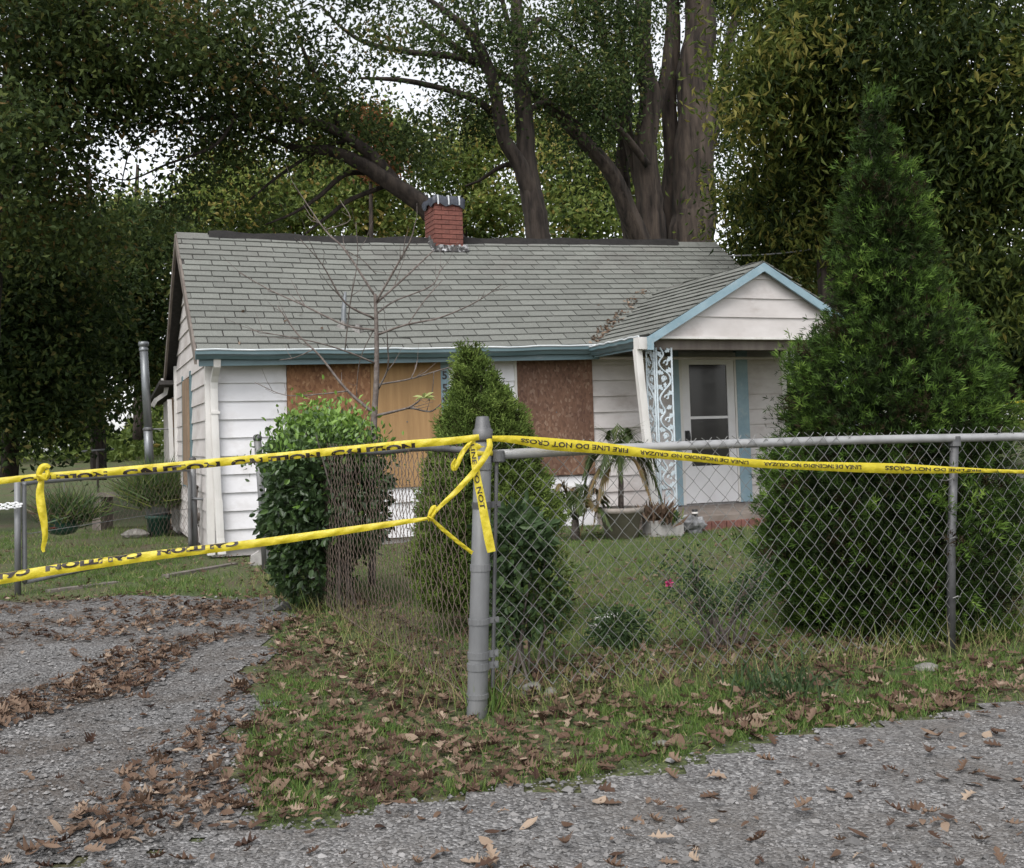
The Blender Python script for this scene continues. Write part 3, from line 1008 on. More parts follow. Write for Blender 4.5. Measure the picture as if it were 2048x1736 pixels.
PT = {}
for sgn in (-1, 1):
    for r in range(PROWS):
        s = r * PRH
        uu = PE0 + s * math.cos(PANG) if sgn < 0 else PE1 - s * math.cos(PANG)
        zz = PZE + s * math.sin(PANG)
        vend = EV + (zz - EZ - zoff(uu)) / SL + 0.10
        x = PVF - 0.03 - TABW * ((r * 0.5) % 1.0)
        while x < vend:
            a, b = max(x, PVF - 0.035), x + TABW
            x += TABW
            if b - a < 0.05:
                continue
            if sgn > 0 and r < 7 and rr.random() < 0.25:
                continue
            key = round(b - a, 2)
            if key not in PT:
                PT[key] = ptab_mesh(key, PRH)
            if sgn < 0:
                link('shingle', PT[key], porch_roof, (uu, a, zz + 0.002 + rr.uniform(0, 0.004)), (R(rr.uniform(-0.4, 0.4)), -PANG + R(0.9), R(rr.uniform(-0.4, 0.4))))
            else:
                link('shingle', PT[key], porch_roof, (uu, b, zz + 0.002 + rr.uniform(0, 0.03)), (R(rr.uniform(-2, 2)), -PANG + R(0.9) + R(rr.uniform(-1, 3)), math.pi + R(rr.uniform(-1, 1))))
# porch ridge caps
for i in range(7):
    a = PVF - 0.03 + i * 0.36
    MB().add([(PPK - 0.13, a, PZP - 0.055), (PPK, a, PZP + 0.02), (PPK + 0.13, a, PZP - 0.055), (PPK - 0.13, a + 0.37, PZP - 0.06), (PPK, a + 0.37, PZP + 0.015), (PPK + 0.13, a + 0.37, PZP - 0.06)],
             [(0, 1, 4, 3), (1, 2, 5, 4)]).build('ridge_cap', 'shingle', porch_roof)
# gable siding boards
GF = PVF + 0.06
z = 2.35
GB = 2.345
gable = MB().add([(PE0 + 0.12, GF + 0.02, GB), (PE1 - 0.12, GF + 0.02, GB), (PPK, GF + 0.02, PZP - 0.07), (PE0 + 0.12, GF + 0.06, GB), (PE1 - 0.12, GF + 0.06, GB), (PPK, GF + 0.06, PZP - 0.07)],
                 [(0, 1, 2), (5, 4, 3), (0, 3, 4, 1), (1, 4, 5, 2), (2, 5, 3, 0)]).build('porch_gable', 'siding_dirty', house)
zs = [GB, 2.575, 2.80, 3.03, 3.15]
for i in range(len(zs) - 1):
    za, zb = zs[i], zs[i + 1]
    hw_a = max(0.02, min(1.43, (PZP - 0.06 - za) / PSL))
    hw_b = max(0.01, min(1.43, (PZP - 0.06 - zb) / PSL))
    MB().hexa([(PPK - hw_a, GF - 0.016, za), (PPK + hw_a, GF - 0.016, za), (PPK + hw_a, GF + 0.018, za), (PPK - hw_a, GF + 0.018, za),
               (PPK - hw_b, GF + 0.002, zb + 0.006), (PPK + hw_b, GF + 0.002, zb + 0.006), (PPK + hw_b, GF + 0.018, zb + 0.006), (PPK - hw_b, GF + 0.018, zb + 0.006)]).build('siding_board', 'siding_dirty', gable)
MB().box(PE0 + 0.13, PE1 - 0.13, GF - 0.03, GF + 0.10, 2.315, 2.343).build('gable_sill', 'trim', house)
# blue rake boards
for ue, sg in ((PE0, 1), (PE1, -1)):
    w = 0.105
    x0, x1 = ue - sg * 0.03, PPK
    z0, z1 = PZE - 0.03 * PSL + 0.0, PZP
    y0, y1 = PVF - 0.045, PVF - 0.018
    a = [(x0, y0, z0 - w), (x1, y0, z1 - w), (x1, y1, z1 - w), (x0, y1, z0 - w), (x0, y0, z0 - 0.005), (x1, y0, z1 - 0.005), (x1, y1, z1 - 0.005), (x0, y1, z0 - 0.005)]
    if sg < 0:
        a = [a[1], a[0], a[3], a[2], a[5], a[4], a[7], a[6]]
    MB().hexa(a).build('rake_board', 'blue', house)
MB().box(PE0 - 0.04, PE0 + 0.03, PVF - 0.05, PVF - 0.02, PZE - 0.17, PZE - 0.02).build('rake_end', 'blue', house)
# gutter along the porch eave
gutter((PE0 - 0.005, -0.30, PZE - 0.02), (PE0 - 0.005, PVF + 0.05, PZE - 0.012), (-1, 0, 0), h=0.10)
MB().box(PE0 + 0.0, PE0 + 0.03, PVF, -0.30, PZE - 0.14, PZE - 0.03).build('fascia_board', 'blue', house)
MB().box(PE0 + 0.03, PE1 - 0.03, PVF + 0.11, -0.03, 2.325, 2.34).build('porch_ceiling', 'siding_dirty', house)
MB().box(PE0 + 0.14, PE1 - 0.14, PVF + 0.13, PVF + 0.22, 2.20, 2.323).build('porch_beam', 'darkwood', house)
# leaning white downspout at the porch corner
MB().box(PE0 - 0.115, PE0 + 0.03, PVF + 0.03, PVF + 0.16, PZE - 0.155, PZE - 0.02).build('gutter_outlet', 'trim', house)
rect_pipe([(4.53, -1.60, 2.20), (4.545, -1.61, 1.9), (4.60, -1.60, 1.3), (4.64, -1.61, 0.8), (4.66, -1.63, 0.3), (4.67, -1.64, 0.15)], 0.085, 0.065, 'downspout', 'trim', house)
# storm door
DL, DR, DB, DT = 6.03, 6.84, 0.315, 2.25
MB().box(5.90, DL - 0.045, -0.045, 0.02, 0.30, 2.36).build('door_casing', 'blue', house)
MB().box(DR + 0.03, 7.05, -0.045, 0.02, 0.30, 2.36).build('door_casing', 'blue', house)
fr = MB()
fr.box(DL - 0.043, DL, -0.04, 0.03, 0.30, 2.30).box(DR, DR + 0.028, -0.04, 0.03, 0.30, 2.30).box(DL, DR, -0.04, 0.03, DT + 0.004, 2.30)
fr.build('door_frame', 'trim', house)
door = MB()
st = 0.115
door.box(DL + 0.004, DL + st, -0.030, 0.0, DB, DT).box(DR - st, DR - 0.004, -0.030, 0.0, DB, DT)
door.box(DL + st, DR - st, -0.030, 0.0, DT - 0.11, DT).box(DL + st, DR - st, -0.030, 0.0, DB, 0.80)
door = door.build('door', 'door', house)
MB().box(DL + st, DR - st, -0.028, -0.004, 1.42, 1.455).build('middle_rail', 'door', door)
for a, b in ((0.803, 1.418), (1.457, DT - 0.112)):
    MB().box(DL + st + 0.002, DR - st - 0.002, -0.016, -0.010, a, b).build('pane', 'glass', door)
MB().tube([(DL + 0.06, -0.035, 1.26), (DL + 0.06, -0.075, 1.24), (DL + 0.065, -0.08, 1.18), (DL + 0.06, -0.075, 1.12), (DL + 0.06, -0.035, 1.10)], 0.012, 8).build('handle', 'black', door, True)
MB().box(DL + 0.02, DL + 0.09, -0.036, -0.0305, 1.09, 1.27).build('handle_plate', 'black', door)
MB().box(DL + st + 0.02, DR - st - 0.02, 0.002, 0.02, 0.80, 2.13).build('inner_door', 'darkwood', door)

# iron lace post: two bars and a vine with leaves between, plus a side panel


def iron_panel(origin, ax, height, width, nm='iron_post'):
    o = np.asarray(origin, float)
    ax = np.asarray(ax, float)
    up = np.array([0, 0, 1.0])
    nrm = np.cross(ax, up)
    m = MB()
    for t in (0.0, width):
        c = o + ax * t
        m.tube([c, c + up * height], 0.0125, 4)
    post = m.build(nm, 'iron', house)
    v = MB()
    L = 0.62
    n = int(height / L + 0.5)
    L = height / n
    W = width
    for i in range(n):
        b = o + up * (i * L)

        def q(x, y):
            return b + ax * (W * x) + up * (L * y)
        main = catmull([q(0.25, 0), q(0.15, 0.12), q(0.45, 0.25), q(0.85, 0.38), q(0.78, 0.52), q(0.35, 0.62), q(0.15, 0.74), q(0.45, 0.88), q(0.25, 1.0)], 4)
        v.tube(main, 0.011, 5)
        for cx_, cy_, r_, sgn in ((0.42, 0.44, 0.20, 1), (0.62, 0.72, 0.17, -1), (0.60, 0.12, 0.16, -1)):
            sp = [q(cx_ + sgn * r_ * (1 - 0.11 * k_) * math.cos(k_ * 0.75), cy_ + (r_ * W / L) * 1.25 * (1 - 0.11 * k_) * math.sin(k_ * 0.75)) for k_ in range(8)]
            v.tube(sp, 0.0095, 5)
        for lx, ly, a_, s_ in ((0.2, 0.30, 2.4, 0.075), (0.80, 0.20, 0.6, 0.07), (0.22, 0.56, 2.9, 0.075), (0.78, 0.60, 0.3, 0.08), (0.82, 0.80, 0.8, 0.07), (0.2, 0.88, 2.2, 0.07), (0.5, 0.34, 1.4, 0.055), (0.72, 0.95, 0.5, 0.065), (0.42, 0.44, 1.0, 0.06)):
            c = q(lx, ly)
            e1 = ax * math.cos(a_) + up * math.sin(a_)
            e2 = -ax * math.sin(a_) + up * math.cos(a_)
            prof = [(-0.6, 0), (-0.3, 0.28), (-0.05, 0.22), (0.1, 0.48), (0.3, 0.24), (0.62, 0), (0.3, -0.24), (0.1, -0.48), (-0.05, -0.22), (-0.3, -0.28)]
            v.prism([c + (e1 * x_ + e2 * y_) * s_ * 0.98 for x_, y_ in prof], nrm * -0.006, nrm * 0.006)
    v.build('vine_scroll', 'iron', post)
    return post


PZF = 0.27
iron_panel((4.77, -1.60, PZF), (1, 0, 0), 1.95, 0.20)
iron_panel((4.755, -1.58, PZF), (0, 1, 0), 1.95, 0.18)
iron_panel((7.35, -1.60, PZF), (1, 0, 0), 1.95, 0.20)
# porch floor with a brick edge
ps = MB().box(4.72, 7.62, -1.69, -0.03, 0.22, 0.285).build('porch_floor', 'slab', house)
MB().box(4.745, 7.60, -1.68, -0.02, 0.0, 0.222).build('porch_base', 'stepmortar', house)
BR = MB().box(0.004, 0.094, -0.03, 0.06, 0.0, 0.115).mesh('brick', 'stepbrick')
x = 4.74
i = 0
while x < 7.56:
    link('brick', BR, ps, (x, -1.695 + 0.003 * math.sin(i * 2.1), 0.1115 + 0.002 * math.sin(i * 1.3)))
    x += 0.1
    i += 1
BR2 = MB().box(0.004, 0.204, -0.02, 0.05, 0.0, 0.06).mesh('brick', 'stepbrick')
for row in range(2):
    x = 4.74 - 0.1 * row
    while x < 7.4:
        link('brick', BR2, ps, (max(x, 4.74), -1.688, -0.02 + row * 0.066))
        x += 0.212

# ---- chimney
CU0, CU1, CV0, CV1 = 3.26, 3.67, 1.76, 2.20
CZ0, CZ1 = 3.55, 4.56
chim = MB().box(CU0 + 0.006, CU1 - 0.006, CV0 + 0.006, CV1 - 0.006, CZ0, CZ1 - 0.005).build('chimney', 'mortar', house)


def brick_mesh(l, d=0.018, axis='u'):
    m = MB()
    h = 0.060
    if axis == 'u':
        m.box(0.003, l - 0.003, 0, d, 0.003, h)
    else:
        m.box(0, d, 0.003, l - 0.003, 0.003, h)
    return m.mesh('brick', 'brick')


BM = {}
nr = int((CZ1 - CZ0) / 0.066)
for r in range(nr):
    z = CZ1 - (r + 1) * 0.066
    for axis, length, at in (('u', CU1 - CU0, CV0), ('v', CV1 - CV0, CU0), ('w', CV1 - CV0, CU1)):
        x = -0.2125 * (0.5 if (r % 2) else 0.0) - (0.0 if axis == 'u' else 0.03)
        while x < length - 0.02:
            a, b = max(0.0, x), min(length, x + 0.2085)
            x += 0.2085
            if b - a < 0.03:
                continue
            key = (round(b - a, 2), 'u' if axis == 'u' else 'v')
            if key not in BM:
                BM[key] = brick_mesh(key[0], 0.012, key[1])
            j = rr.uniform(-0.0015, 0.0015)
            if axis == 'u':
                link('brick', BM[key], chim, (CU0 + a, at - 0.004 + j, z))
            elif axis == 'v':
                link('brick', BM[key], chim, (at - 0.004 + j, CV0 + a, z))
            else:
                link('brick', BM[key], chim, (at - 0.008 + j, CV0 + a, z))
# navy cover tied over the top
cm = MB()
N = 40
per = []
corners = [(CU0 - 0.02, CV0 - 0.02), (CU1 + 0.02, CV0 - 0.02), (CU1 + 0.02, CV1 + 0.02), (CU0 - 0.02, CV1 + 0.02)]
for i in range(N):
    t = 4 * i / N
    k = int(t)
    f_ = t - k
    a, b = corners[k], corners[(k + 1) % 4]
    per.append((a[0] + (b[0] - a[0]) * f_, a[1] + (b[1] - a[1]) * f_))
cxm, cym = (CU0 + CU1) / 2, (CV0 + CV1) / 2
rings = []
for zz, sc, jz in ((4.505, 1.05, 0.028), (4.545, 1.06, 0.01), (4.585, 1.03, 0.008), (4.625, 0.97, 0.008), (4.645, 0.7, 0.008), (4.65, 0.05, 0.0)):
    ring = []
    for i, (x, y) in enumerate(per):
        w = 1 + 0.03 * math.sin(i * 1.9 + zz * 40)
        ring.append((cxm + (x - cxm) * sc * w, cym + (y - cym) * sc * w, zz + jz * math.sin(i * 1.1) - (0.03 if (zz < 4.52 and 6 < i < 12) else 0)))
    rings.append(ring)
vs = [p for r_ in rings for p in r_]
fs = [(r_ * N + i, r_ * N + (i + 1) % N, (r_ + 1) * N + (i + 1) % N, (r_ + 1) * N + i) for r_ in range(len(rings) - 1) for i in range(N)]
cover = MB().add(vs, fs).build('chimney_cover', 'tarp', chim, True)
for uu in (CU0 + 0.03, (CU0 + CU1) / 2 - 0.02, CU1 - 0.07):
    MB().add([(uu, CV0 - 0.055, 4.50), (uu + 0.022, CV0 - 0.055, 4.50), (uu + 0.022, CV0 - 0.056, 4.56), (uu, CV0 - 0.056, 4.56), (uu + 0.022, CV0 - 0.035, 4.635), (uu, CV0 - 0.035, 4.635), (uu + 0.022, CV0 + 0.1, 4.668), (uu, CV0 + 0.1, 4.668)],
             [(0, 1, 2, 3), (3, 2, 4, 5), (5, 4, 6, 7)]).build('cover_stripe', 'tarpwhite', chim)
# crumpled flashing round the foot
fl = MB()
fpts = []
N = 36
for i in range(N + 1):
    t = i / N
    if t < 0.5:
        u = CU0 - 0.05
        v = 2.0 - (2.0 - CV0 + 0.03) * (t / 0.5)
    else:
        u = CU0 - 0.05 + (CU1 - CU0 + 0.12) * ((t - 0.5) / 0.5)
        v = CV0 - 0.03
    zr = EZ + (v - EV) * SL + zoff(u)
    for (du, dz) in ((0.0, 0.012), (0.03, 0.05), (0.055, 0.12)):
        j = rr.uniform(-0.012, 0.012)
        if t < 0.5:
            fpts.append((u + du + j, v, zr + dz + 0.01))
        else:
            fpts.append((u, v - 0.03 + du + j, zr + dz))
fl.add(fpts, [(3 * i + j, 3 * i + 3 + j, 3 * i + 4 + j, 3 * i + 1 + j) for i in range(N) for j in range(2)])
fl.build('flashing', 'foil', chim)

# ---- vent pipe and boots on the roof


def on_roof(u, v, dz=0.0):
    return (u, v, EZ + (v - EV) * SL + zoff(u) + dz)


vb = on_roof(1.57, 0.12)
vent = MB().tube([vb, (vb[0] + 0.01, vb[1] + 0.01, vb[2] + 0.22), (vb[0] + 0.035, vb[1] + 0.02, vb[2] + 0.43)], [0.032, 0.030, 0.014], 10).build('vent_pipe', 'flue', house)
for du, dv in ((0.0, 0.0), (0.16, -0.06)):
    c = np.array(on_roof(1.57 + du, 0.12 + dv))
    m = MB()
    pts = []
    for k in range(12):
        th = 2 * math.pi * k / 12
        r_ = 0.075 * (1 + 0.25 * math.sin(k * 2.3))
        pts.append((c[0] + r_ * math.cos(th), c[1] + r_ * math.sin(th) * 0.8, c[2] + r_ * math.sin(th) * 0.8 * SL + 0.016))
    for k in range(12):
        th = 2 * math.pi * k / 12
        pts.append((c[0] + 0.035 * math.cos(th), c[1] + 0.03 * math.sin(th), c[2] + 0.07 + 0.02 * math.sin(k)))
    pts.append((c[0], c[1], c[2] + 0.085))
    m.add(pts, [(k, (k + 1) % 12, 12 + (k + 1) % 12, 12 + k) for k in range(12)] + [(12 + k, 12 + (k + 1) % 12, 24) for k in range(12)])
    m.build('vent_boot', 'lead', house)

# ------------------------------------------------------------------ chain link fences
FA = np.array([-0.20, 4.89, 0.0])          # corner post foot
FD = np.array([math.cos(TH), math.sin(TH), 0])
SD = np.array([-math.sin(TH), math.cos(TH), 0])
WA, WH = 0.0435, 0.046                      # half a mesh opening, across and up


def wire_mesh(h, sign, r, mat):
    n = int(h / WH)
    pts = []
    for k in range(n + 1):
        x = WA / 2 * (1 if (k % 2 == 0) == (sign > 0) else -1)
        pts.append((x * 1.04, 0.004 * (1 if k % 2 else -1), k * WH))
    # twisted barb at the top
    pts.append((pts[-1][0] * -0.4, 0.006, n * WH + 0.025))
    m = MB()
    m.tube(pts, r, 4, cap=False)
    return m.mesh('wire', mat, True)


def fence_mesh(root, length, z0, h, r, mat, start=0.03, lean=0.0):
    wm = [wire_mesh(h, 1, r, mat), wire_mesh(h, -1, r, mat)]
    n = int((length - start) / WA)
    for i in range(n):
        x = start + (i + 0.5) * WA
        bow = 0.012 * math.sin(i * 0.13) + 0.006 * math.sin(i * 0.41)
        o = link('wire', wm[i % 2], root, (x, bow, z0 + 0.008 * math.sin(i * 0.21)), (R(rr.uniform(-0.25, 0.25)), lean, 0))


fence = thing('chain_link_fence', 'galvanised chain link fence facing the road, with thick corner post and top rail', 'fence', FA, TH)
LEAN = 0.062
# corner post, leaning a little
pc = [(-0.008, 0.0, -0.05), (0.0, 0, 0.0), (LEAN * 0.5, -0.005, 0.62), (LEAN, -0.01, 1.24)]
post = MB().tube(pc, [0.047, 0.047, 0.043, 0.039], 20).build('corner_post', 'steel', fence, True)


def post_at(z):
    return np.array([LEAN * z / 1.24, -0.01 * z / 1.24, z])


cap = MB()
cp = post_at(1.23)
cap.lathe([(0.044, 0.0), (0.046, 0.012), (0.046, 0.05), (0.040, 0.055), (0.037, 0.06), (0.030, 0.105), (0.026, 0.112), (0.002, 0.114)], cp, 20)
cap.build('post_cap', 'steeldark', post, True)
for zz, rad, hh in ((1.115, 0.0435, 0.03), (0.94, 0.045, 0.028), (0.66, 0.047, 0.03), (0.42, 0.049, 0.025), (0.27, 0.049, 0.03), (0.22, 0.0505, 0.03), (0.09, 0.0505, 0.02)):
    c = post_at(zz)
    b = MB().lathe([(rad - 0.004, -hh / 2 - 0.001), (rad, -hh / 2), (rad, hh / 2), (rad - 0.004, hh / 2 + 0.001)], c, 20)
    if zz in (0.94, 0.42, 0.27, 0.22):
        b.box(c[0] + rad - 0.006, c[0] + rad + 0.045, c[1] - 0.008, c[1] + 0.008, c[2] - hh / 2, c[2] + hh / 2)
        b.tube([(c[0] + rad + 0.03, c[1] - 0.018, c[2]), (c[0] + rad + 0.03, c[1] + 0.018, c[2])], 0.008, 8)
    b.build('tension_band', 'steel' if zz not in (0.94,) else 'steeldark', post)
MB().tube([post_at(0.12) + [0.072, 0, 0], post_at(1.14) + [0.068, 0, 0]], 0.009, 6).build('tension_bar', 'steeldark', fence)
rail = []
for i in range(40):
    t = i / 39
    rail.append((0.085 + t * 6.4, 0.012 + 0.006 * math.sin(t * 9), 1.165 + 0.012 * math.sin(t * 7.0) + 0.008 * t))
MB().tube(rail, 0.0235, 14).build('top_rail', 'rail', fence, True)
c = post_at(1.14)
MB().lathe([(0.03, -0.02), (0.034, -0.015), (0.034, 0.03), (0.028, 0.035)], (c[0] + 0.075, c[1] + 0.005, c[2] + 0.01), 12).build('rail_cup', 'steeldark', fence)
for t, ln in ((2.78, 0.05), (5.6, 0.03)):
    lp = MB().tube([(t - 0.02, 0.022, -0.03), (t + 0.02, 0.02, 0.6), (t + ln + 0.02, 0.012, 1.15)], 0.023, 14).build('line_post', 'steeldark', fence, True)
    MB().lathe([(0.034, 0.0), (0.034, 0.05), (0.03, 0.055)], (t + ln + 0.02, 0.012, 1.125), 12).build('loop_cap', 'steeldark', lp)
    for zz in (0.3, 0.62, 0.94):
        MB().tube([(t - 0.02, -0.012, zz), (t + 0.01, -0.02, zz + 0.01), (t + 0.045, 0.0, zz), (t + 0.035, 0.05, zz - 0.005), (t - 0.01, 0.05, zz)], 0.003, 5).build('tie_wire', 'wire', lp)
fence_mesh(fence, 6.0, 0.09, 1.145, 0.0022, 'wire', 0.075)

side_fence = thing('chain_link_fence', 'rust browned chain link fence running back along the driveway beside the hedge', 'fence', FA, TH + math.pi / 2)
fence_mesh(side_fence, 5.85, 0.06, 1.16, 0.0021, 'wirerust', 0.06)
tw = [(0.05 + 5.8 * i / 20, 0.01 * math.sin(i), 1.19 + 0.012 * math.sin(i * 0.8)) for i in range(21)]
MB().tube(tw, 0.016, 8).build('top_rail', 'steeldark', side_fence, True)
MB().tube([(0.05 + 5.8 * i / 20, 0.01 * math.sin(i), 0.07 + 0.01 * math.sin(i * 0.9)) for i in range(21)], 0.003, 5).build('bottom_wire', 'wirerust', side_fence, True)
ep = MB().tube([(5.92, 0.0, -0.03), (5.90, 0.03, 0.7), (5.86, 0.07, 1.30)], 0.036, 14).build('end_post', 'steel', side_fence, True)
MB().lathe([(0.041, 0), (0.041, 0.035), (0.03, 0.052), (0.004, 0.058)], (5.86, 0.07, 1.29), 14).build('post_cap', 'steeldark', ep, True)
MB().tube([(5.80, 0.0, 0.05), (5.78, 0.04, 1.15)], 0.010, 6).build('tension_bar', 'steel', side_fence)

# ------------------------------------------------------------------ barrier tapes
def pxline(rows):
    """rows of (px, py, depth, width_px) -> world points and widths in metres"""
    P = np.array([np.append(at_y(a, b, Y), 0.78 * w * Y / FPX) for a, b, Y, w in rows])
    return P


def ribbon(rows, per=8, crinkle=0.0025, across=None, fold=0.35):
    """a band facing the camera side, slightly folded along its length"""
    P = catmull(pxline(rows), per)
    C, W = P[:, :3], P[:, 3]
    n = len(C)
    T = np.gradient(C, axis=0)
    T /= np.linalg.norm(T, axis=1, keepdims=True) + 1e-9
    S = np.concatenate([[0], np.cumsum(np.linalg.norm(np.diff(C, axis=0), axis=1))])
    if across is None:
        view = C - CAM
        view /= np.linalg.norm(view, axis=1, keepdims=True)
        A = np.cross(T, view)
        A /= np.linalg.norm(A, axis=1, keepdims=True)
        A[A[:, 2] < 0] *= -1 if abs(T[n // 2][2]) < 0.7 else 1
    else:
        A = np.tile(np.asarray(across, float), (n, 1))
    Nn = np.cross(A, T)
    Nn /= np.linalg.norm(Nn, axis=1, keepdims=True)
    flip = np.einsum('ij,ij->i', Nn, CAM - C) < 0
    Nn[flip] *= -1
    return dict(C=C, W=W, A=A, N=Nn, S=S, cr=crinkle, fold=fold)


def ribbon_pos(rb, s, t):
    """s arc length, t across in -1..1"""
    s = np.asarray(s)
    t = np.asarray(t)
    g = [np.interp(s, rb['S'], rb['C'][:, i]) for i in range(3)]
    a = [np.interp(s, rb['S'], rb['A'][:, i]) for i in range(3)]
    nn = [np.interp(s, rb['S'], rb['N'][:, i]) for i in range(3)]
    w = np.interp(s, rb['S'], rb['W'])
    off = rb['fold'] * w * 0.5 * (1 - t * t) + rb['cr'] * np.sin(s * 61 + t * 2.0) + rb['cr'] * 0.7 * np.sin(s * 137 - t * 3)
    return np.stack([g[i] + a[i] * w * 0.5 * t + nn[i] * off for i in range(3)], -1), np.stack(nn, -1), w


def build_tape(name, rb, root, texts=(), rotated=False, lo=-0.97, hi=0.97, tsize=0.05, stretch=1.35, base=-0.6, bold=0.0012):
    n = max(30, int(rb['S'][-1] / 0.02))
    s = np.linspace(0, rb['S'][-1], n)
    ts = np.linspace(-1, 1, 7)
    SS, TT = np.meshgrid(s, ts, indexing='ij')
    P, _, _ = ribbon_pos(rb, SS.ravel(), TT.ravel())
    i = (np.arange(n - 1)[:, None] * 7 + np.arange(6)[None]).ravel()
    F = np.stack([i, i + 7, i + 8, i + 1], 1)
    link(name, np_mesh(name, P, F, 'tape', smooth=True), root)
    for body, s0, s1 in texts:
        vs, fs = text_mesh_data(body, tsize, bold)
        # cut the fill into smaller faces along the length so it follows the band
        x0, x1 = vs[:, 0].min(), vs[:, 0].max()
        sx = (vs[:, 0] - x0) / (x1 - x0)
        if rotated:
            sv = s1 - sx * (s1 - s0)
        else:
            sv = s0 + sx * (s1 - s0)
        w = np.interp(sv, rb['S'], rb['W'])
        tv = base + vs[:, 1] / (tsize * 0.73) * stretch
        if rotated:
            tv = -tv
        tv = np.clip(tv, lo, hi)
        P, nn, _ = ribbon_pos(rb, sv, tv)
        P = P + nn * 0.0022
        me = bpy.data.meshes.new('lettering')
        me.from_pydata([tuple(p) for p in P], [], fs)
        me.materials.append(M['ink'])
        link('lettering', me, root)


# upper band from the corner post away to the left
up_rows = [(958, 874, 4.80, 15), (900, 882, 4.78, 19), (800, 890, 4.76, 21), (600, 909, 4.70, 20), (400, 928, 4.64, 22), (200, 945, 4.58, 20), (85, 953, 4.55, 17), (0, 962, 4.52, 17), (-150, 980, 4.48, 24), (-420, 1008, 4.40, 30)]
rb = ribbon(up_rows)
t_up = thing('caution_tape', 'upper yellow caution tape stretched from the corner post across the driveway', 'caution tape', (0, 0, 0))
tot = rb['S'][-1]
pos = 0.22
tx = []
sL = lambda px: float(np.interp(-px, -to_px_line(rb), rb['S']))


def to_px_line(rb_):
    return np.array([to_px(p)[0] for p in rb_['C']])


xs_ = to_px_line(rb)
sat = lambda px: float(np.interp(-px, -xs_, rb['S']))
for a, b in ((215, 40), (440, 245), (640, 462), (830, 662)):
    tx.append(('CAUTION', sat(a), sat(b)))
for a, b in ((-5, -185), (-215, -400)):
    tx.append(('CAUTION', sat(a), sat(b)))
# along this band arc length grows to the left, so text runs against it
tx = [(t, s1, s0) for t, s0, s1 in tx]
build_tape('band', rb, t_up, tx, base=-1.5, stretch=1.7, bold=0.0026)
# lower band
lo_rows = [(862, 1036, 4.72, 7), (800, 1045, 4.71, 14), (700, 1060, 4.69, 18), (500, 1088, 4.63, 21), (300, 1112, 4.57, 24), (100, 1141, 4.50, 26), (0, 1158, 4.47, 27), (-160, 1180, 4.42, 28), (-430, 1215, 4.34, 28)]
rb = ribbon(lo_rows)
xs_ = to_px_line(rb)
t_lo = thing('caution_tape', 'lower yellow caution tape with upside down letters sagging across the driveway', 'caution tape', (0, 0, 0))
tx = []
for a, b in ((62, -120), (285, 92), (478, 315), (-145, -330)):
    tx.append(('CAUTION', sat(a), sat(b)))
tx = [(t, s1, s0) for t, s0, s1 in tx]
build_tape('band', rb, t_lo, tx, rotated=True, base=-1.25, stretch=1.3, bold=0.0028)
# strands that tie the lower band to the post
rb = ribbon([(978, 878, 4.80, 13), (978, 898, 4.78, 16), (955, 935, 4.77, 15), (915, 980, 4.75, 14), (880, 1013, 4.73, 10), (862, 1034, 4.72, 8)])
build_tape('tie_strand', rb, t_lo)
rb = ribbon([(862, 1036, 4.72, 7), (885, 1058, 4.75, 10), (915, 1083, 4.79, 10), (945, 1106, 4.83, 9)])
build_tape('tie_strand', rb, t_lo)
for rows in ([(858, 1042, 4.71, 5), (859, 1030, 4.70, 9), (866, 1016, 4.70, 12), (873, 1014, 4.70, 8)], [(862, 1042, 4.705, 5), (867, 1030, 4.695, 9), (872, 1020, 4.695, 7)],
             [(855, 1033, 4.70, 6), (862, 1037, 4.695, 9), (869, 1043, 4.70, 6)]):
    build_tape('knot', ribbon(rows, per=5, fold=0.9), t_lo)
# band of fire line tape along the front fence
def fdepth(px):
    k_ = (px - CX) / FPX
    t = (k_ * FA[1] - FA[0]) / (FD[0] - k_ * FD[1])
    return FA[1] + t * FD[1] - 0.075


fl_rows = [(984, 877, 0, 14), (1015, 878, 0, 18), (1045, 881, 0, 23), (1100, 888, 0, 31), (1200, 896, 0, 29), (1300, 907, 0, 23), (1400, 916, 0, 21), (1500, 926, 0, 21), (1600, 931, 0, 21), (1720, 935, 0, 25), (1800, 937, 0, 25), (1900, 940, 0, 17), (2000, 942, 0, 9), (2100, 946, 0, 12), (2300, 955, 0, 22), (2450, 960, 0, 22), (2566, 955, 0, 14)]
fl_rows = [(a, b, fdepth(a), w) for a, b, _, w in fl_rows]
rb = ribbon(fl_rows)
xs_ = to_px_line(rb)
sat2 = lambda px: float(np.interp(px, xs_, rb['S']))
t_fire = thing('fire_line_tape', 'yellow fire line tape with upside down lettering along the front fence', 'barrier tape', (0, 0, 0))
tx = [('FIRE LINE DO NOT CROSS', sat2(1040), sat2(1255)), ('LINEA DE INCENDIO NO CRUZAR', sat2(1278), sat2(1495)), ('LINEA DE INCENDIO NO CRUZAR', sat2(1525), sat2(1720)),
      ('FIRE LINE DO NOT CROSS', sat2(1768), sat2(1960)), ('FIRE LINE DO NOT CROSS', sat2(2060), sat2(2260))]
build_tape('band', rb, t_fire, tx, rotated=True, base=-0.45, stretch=0.85)
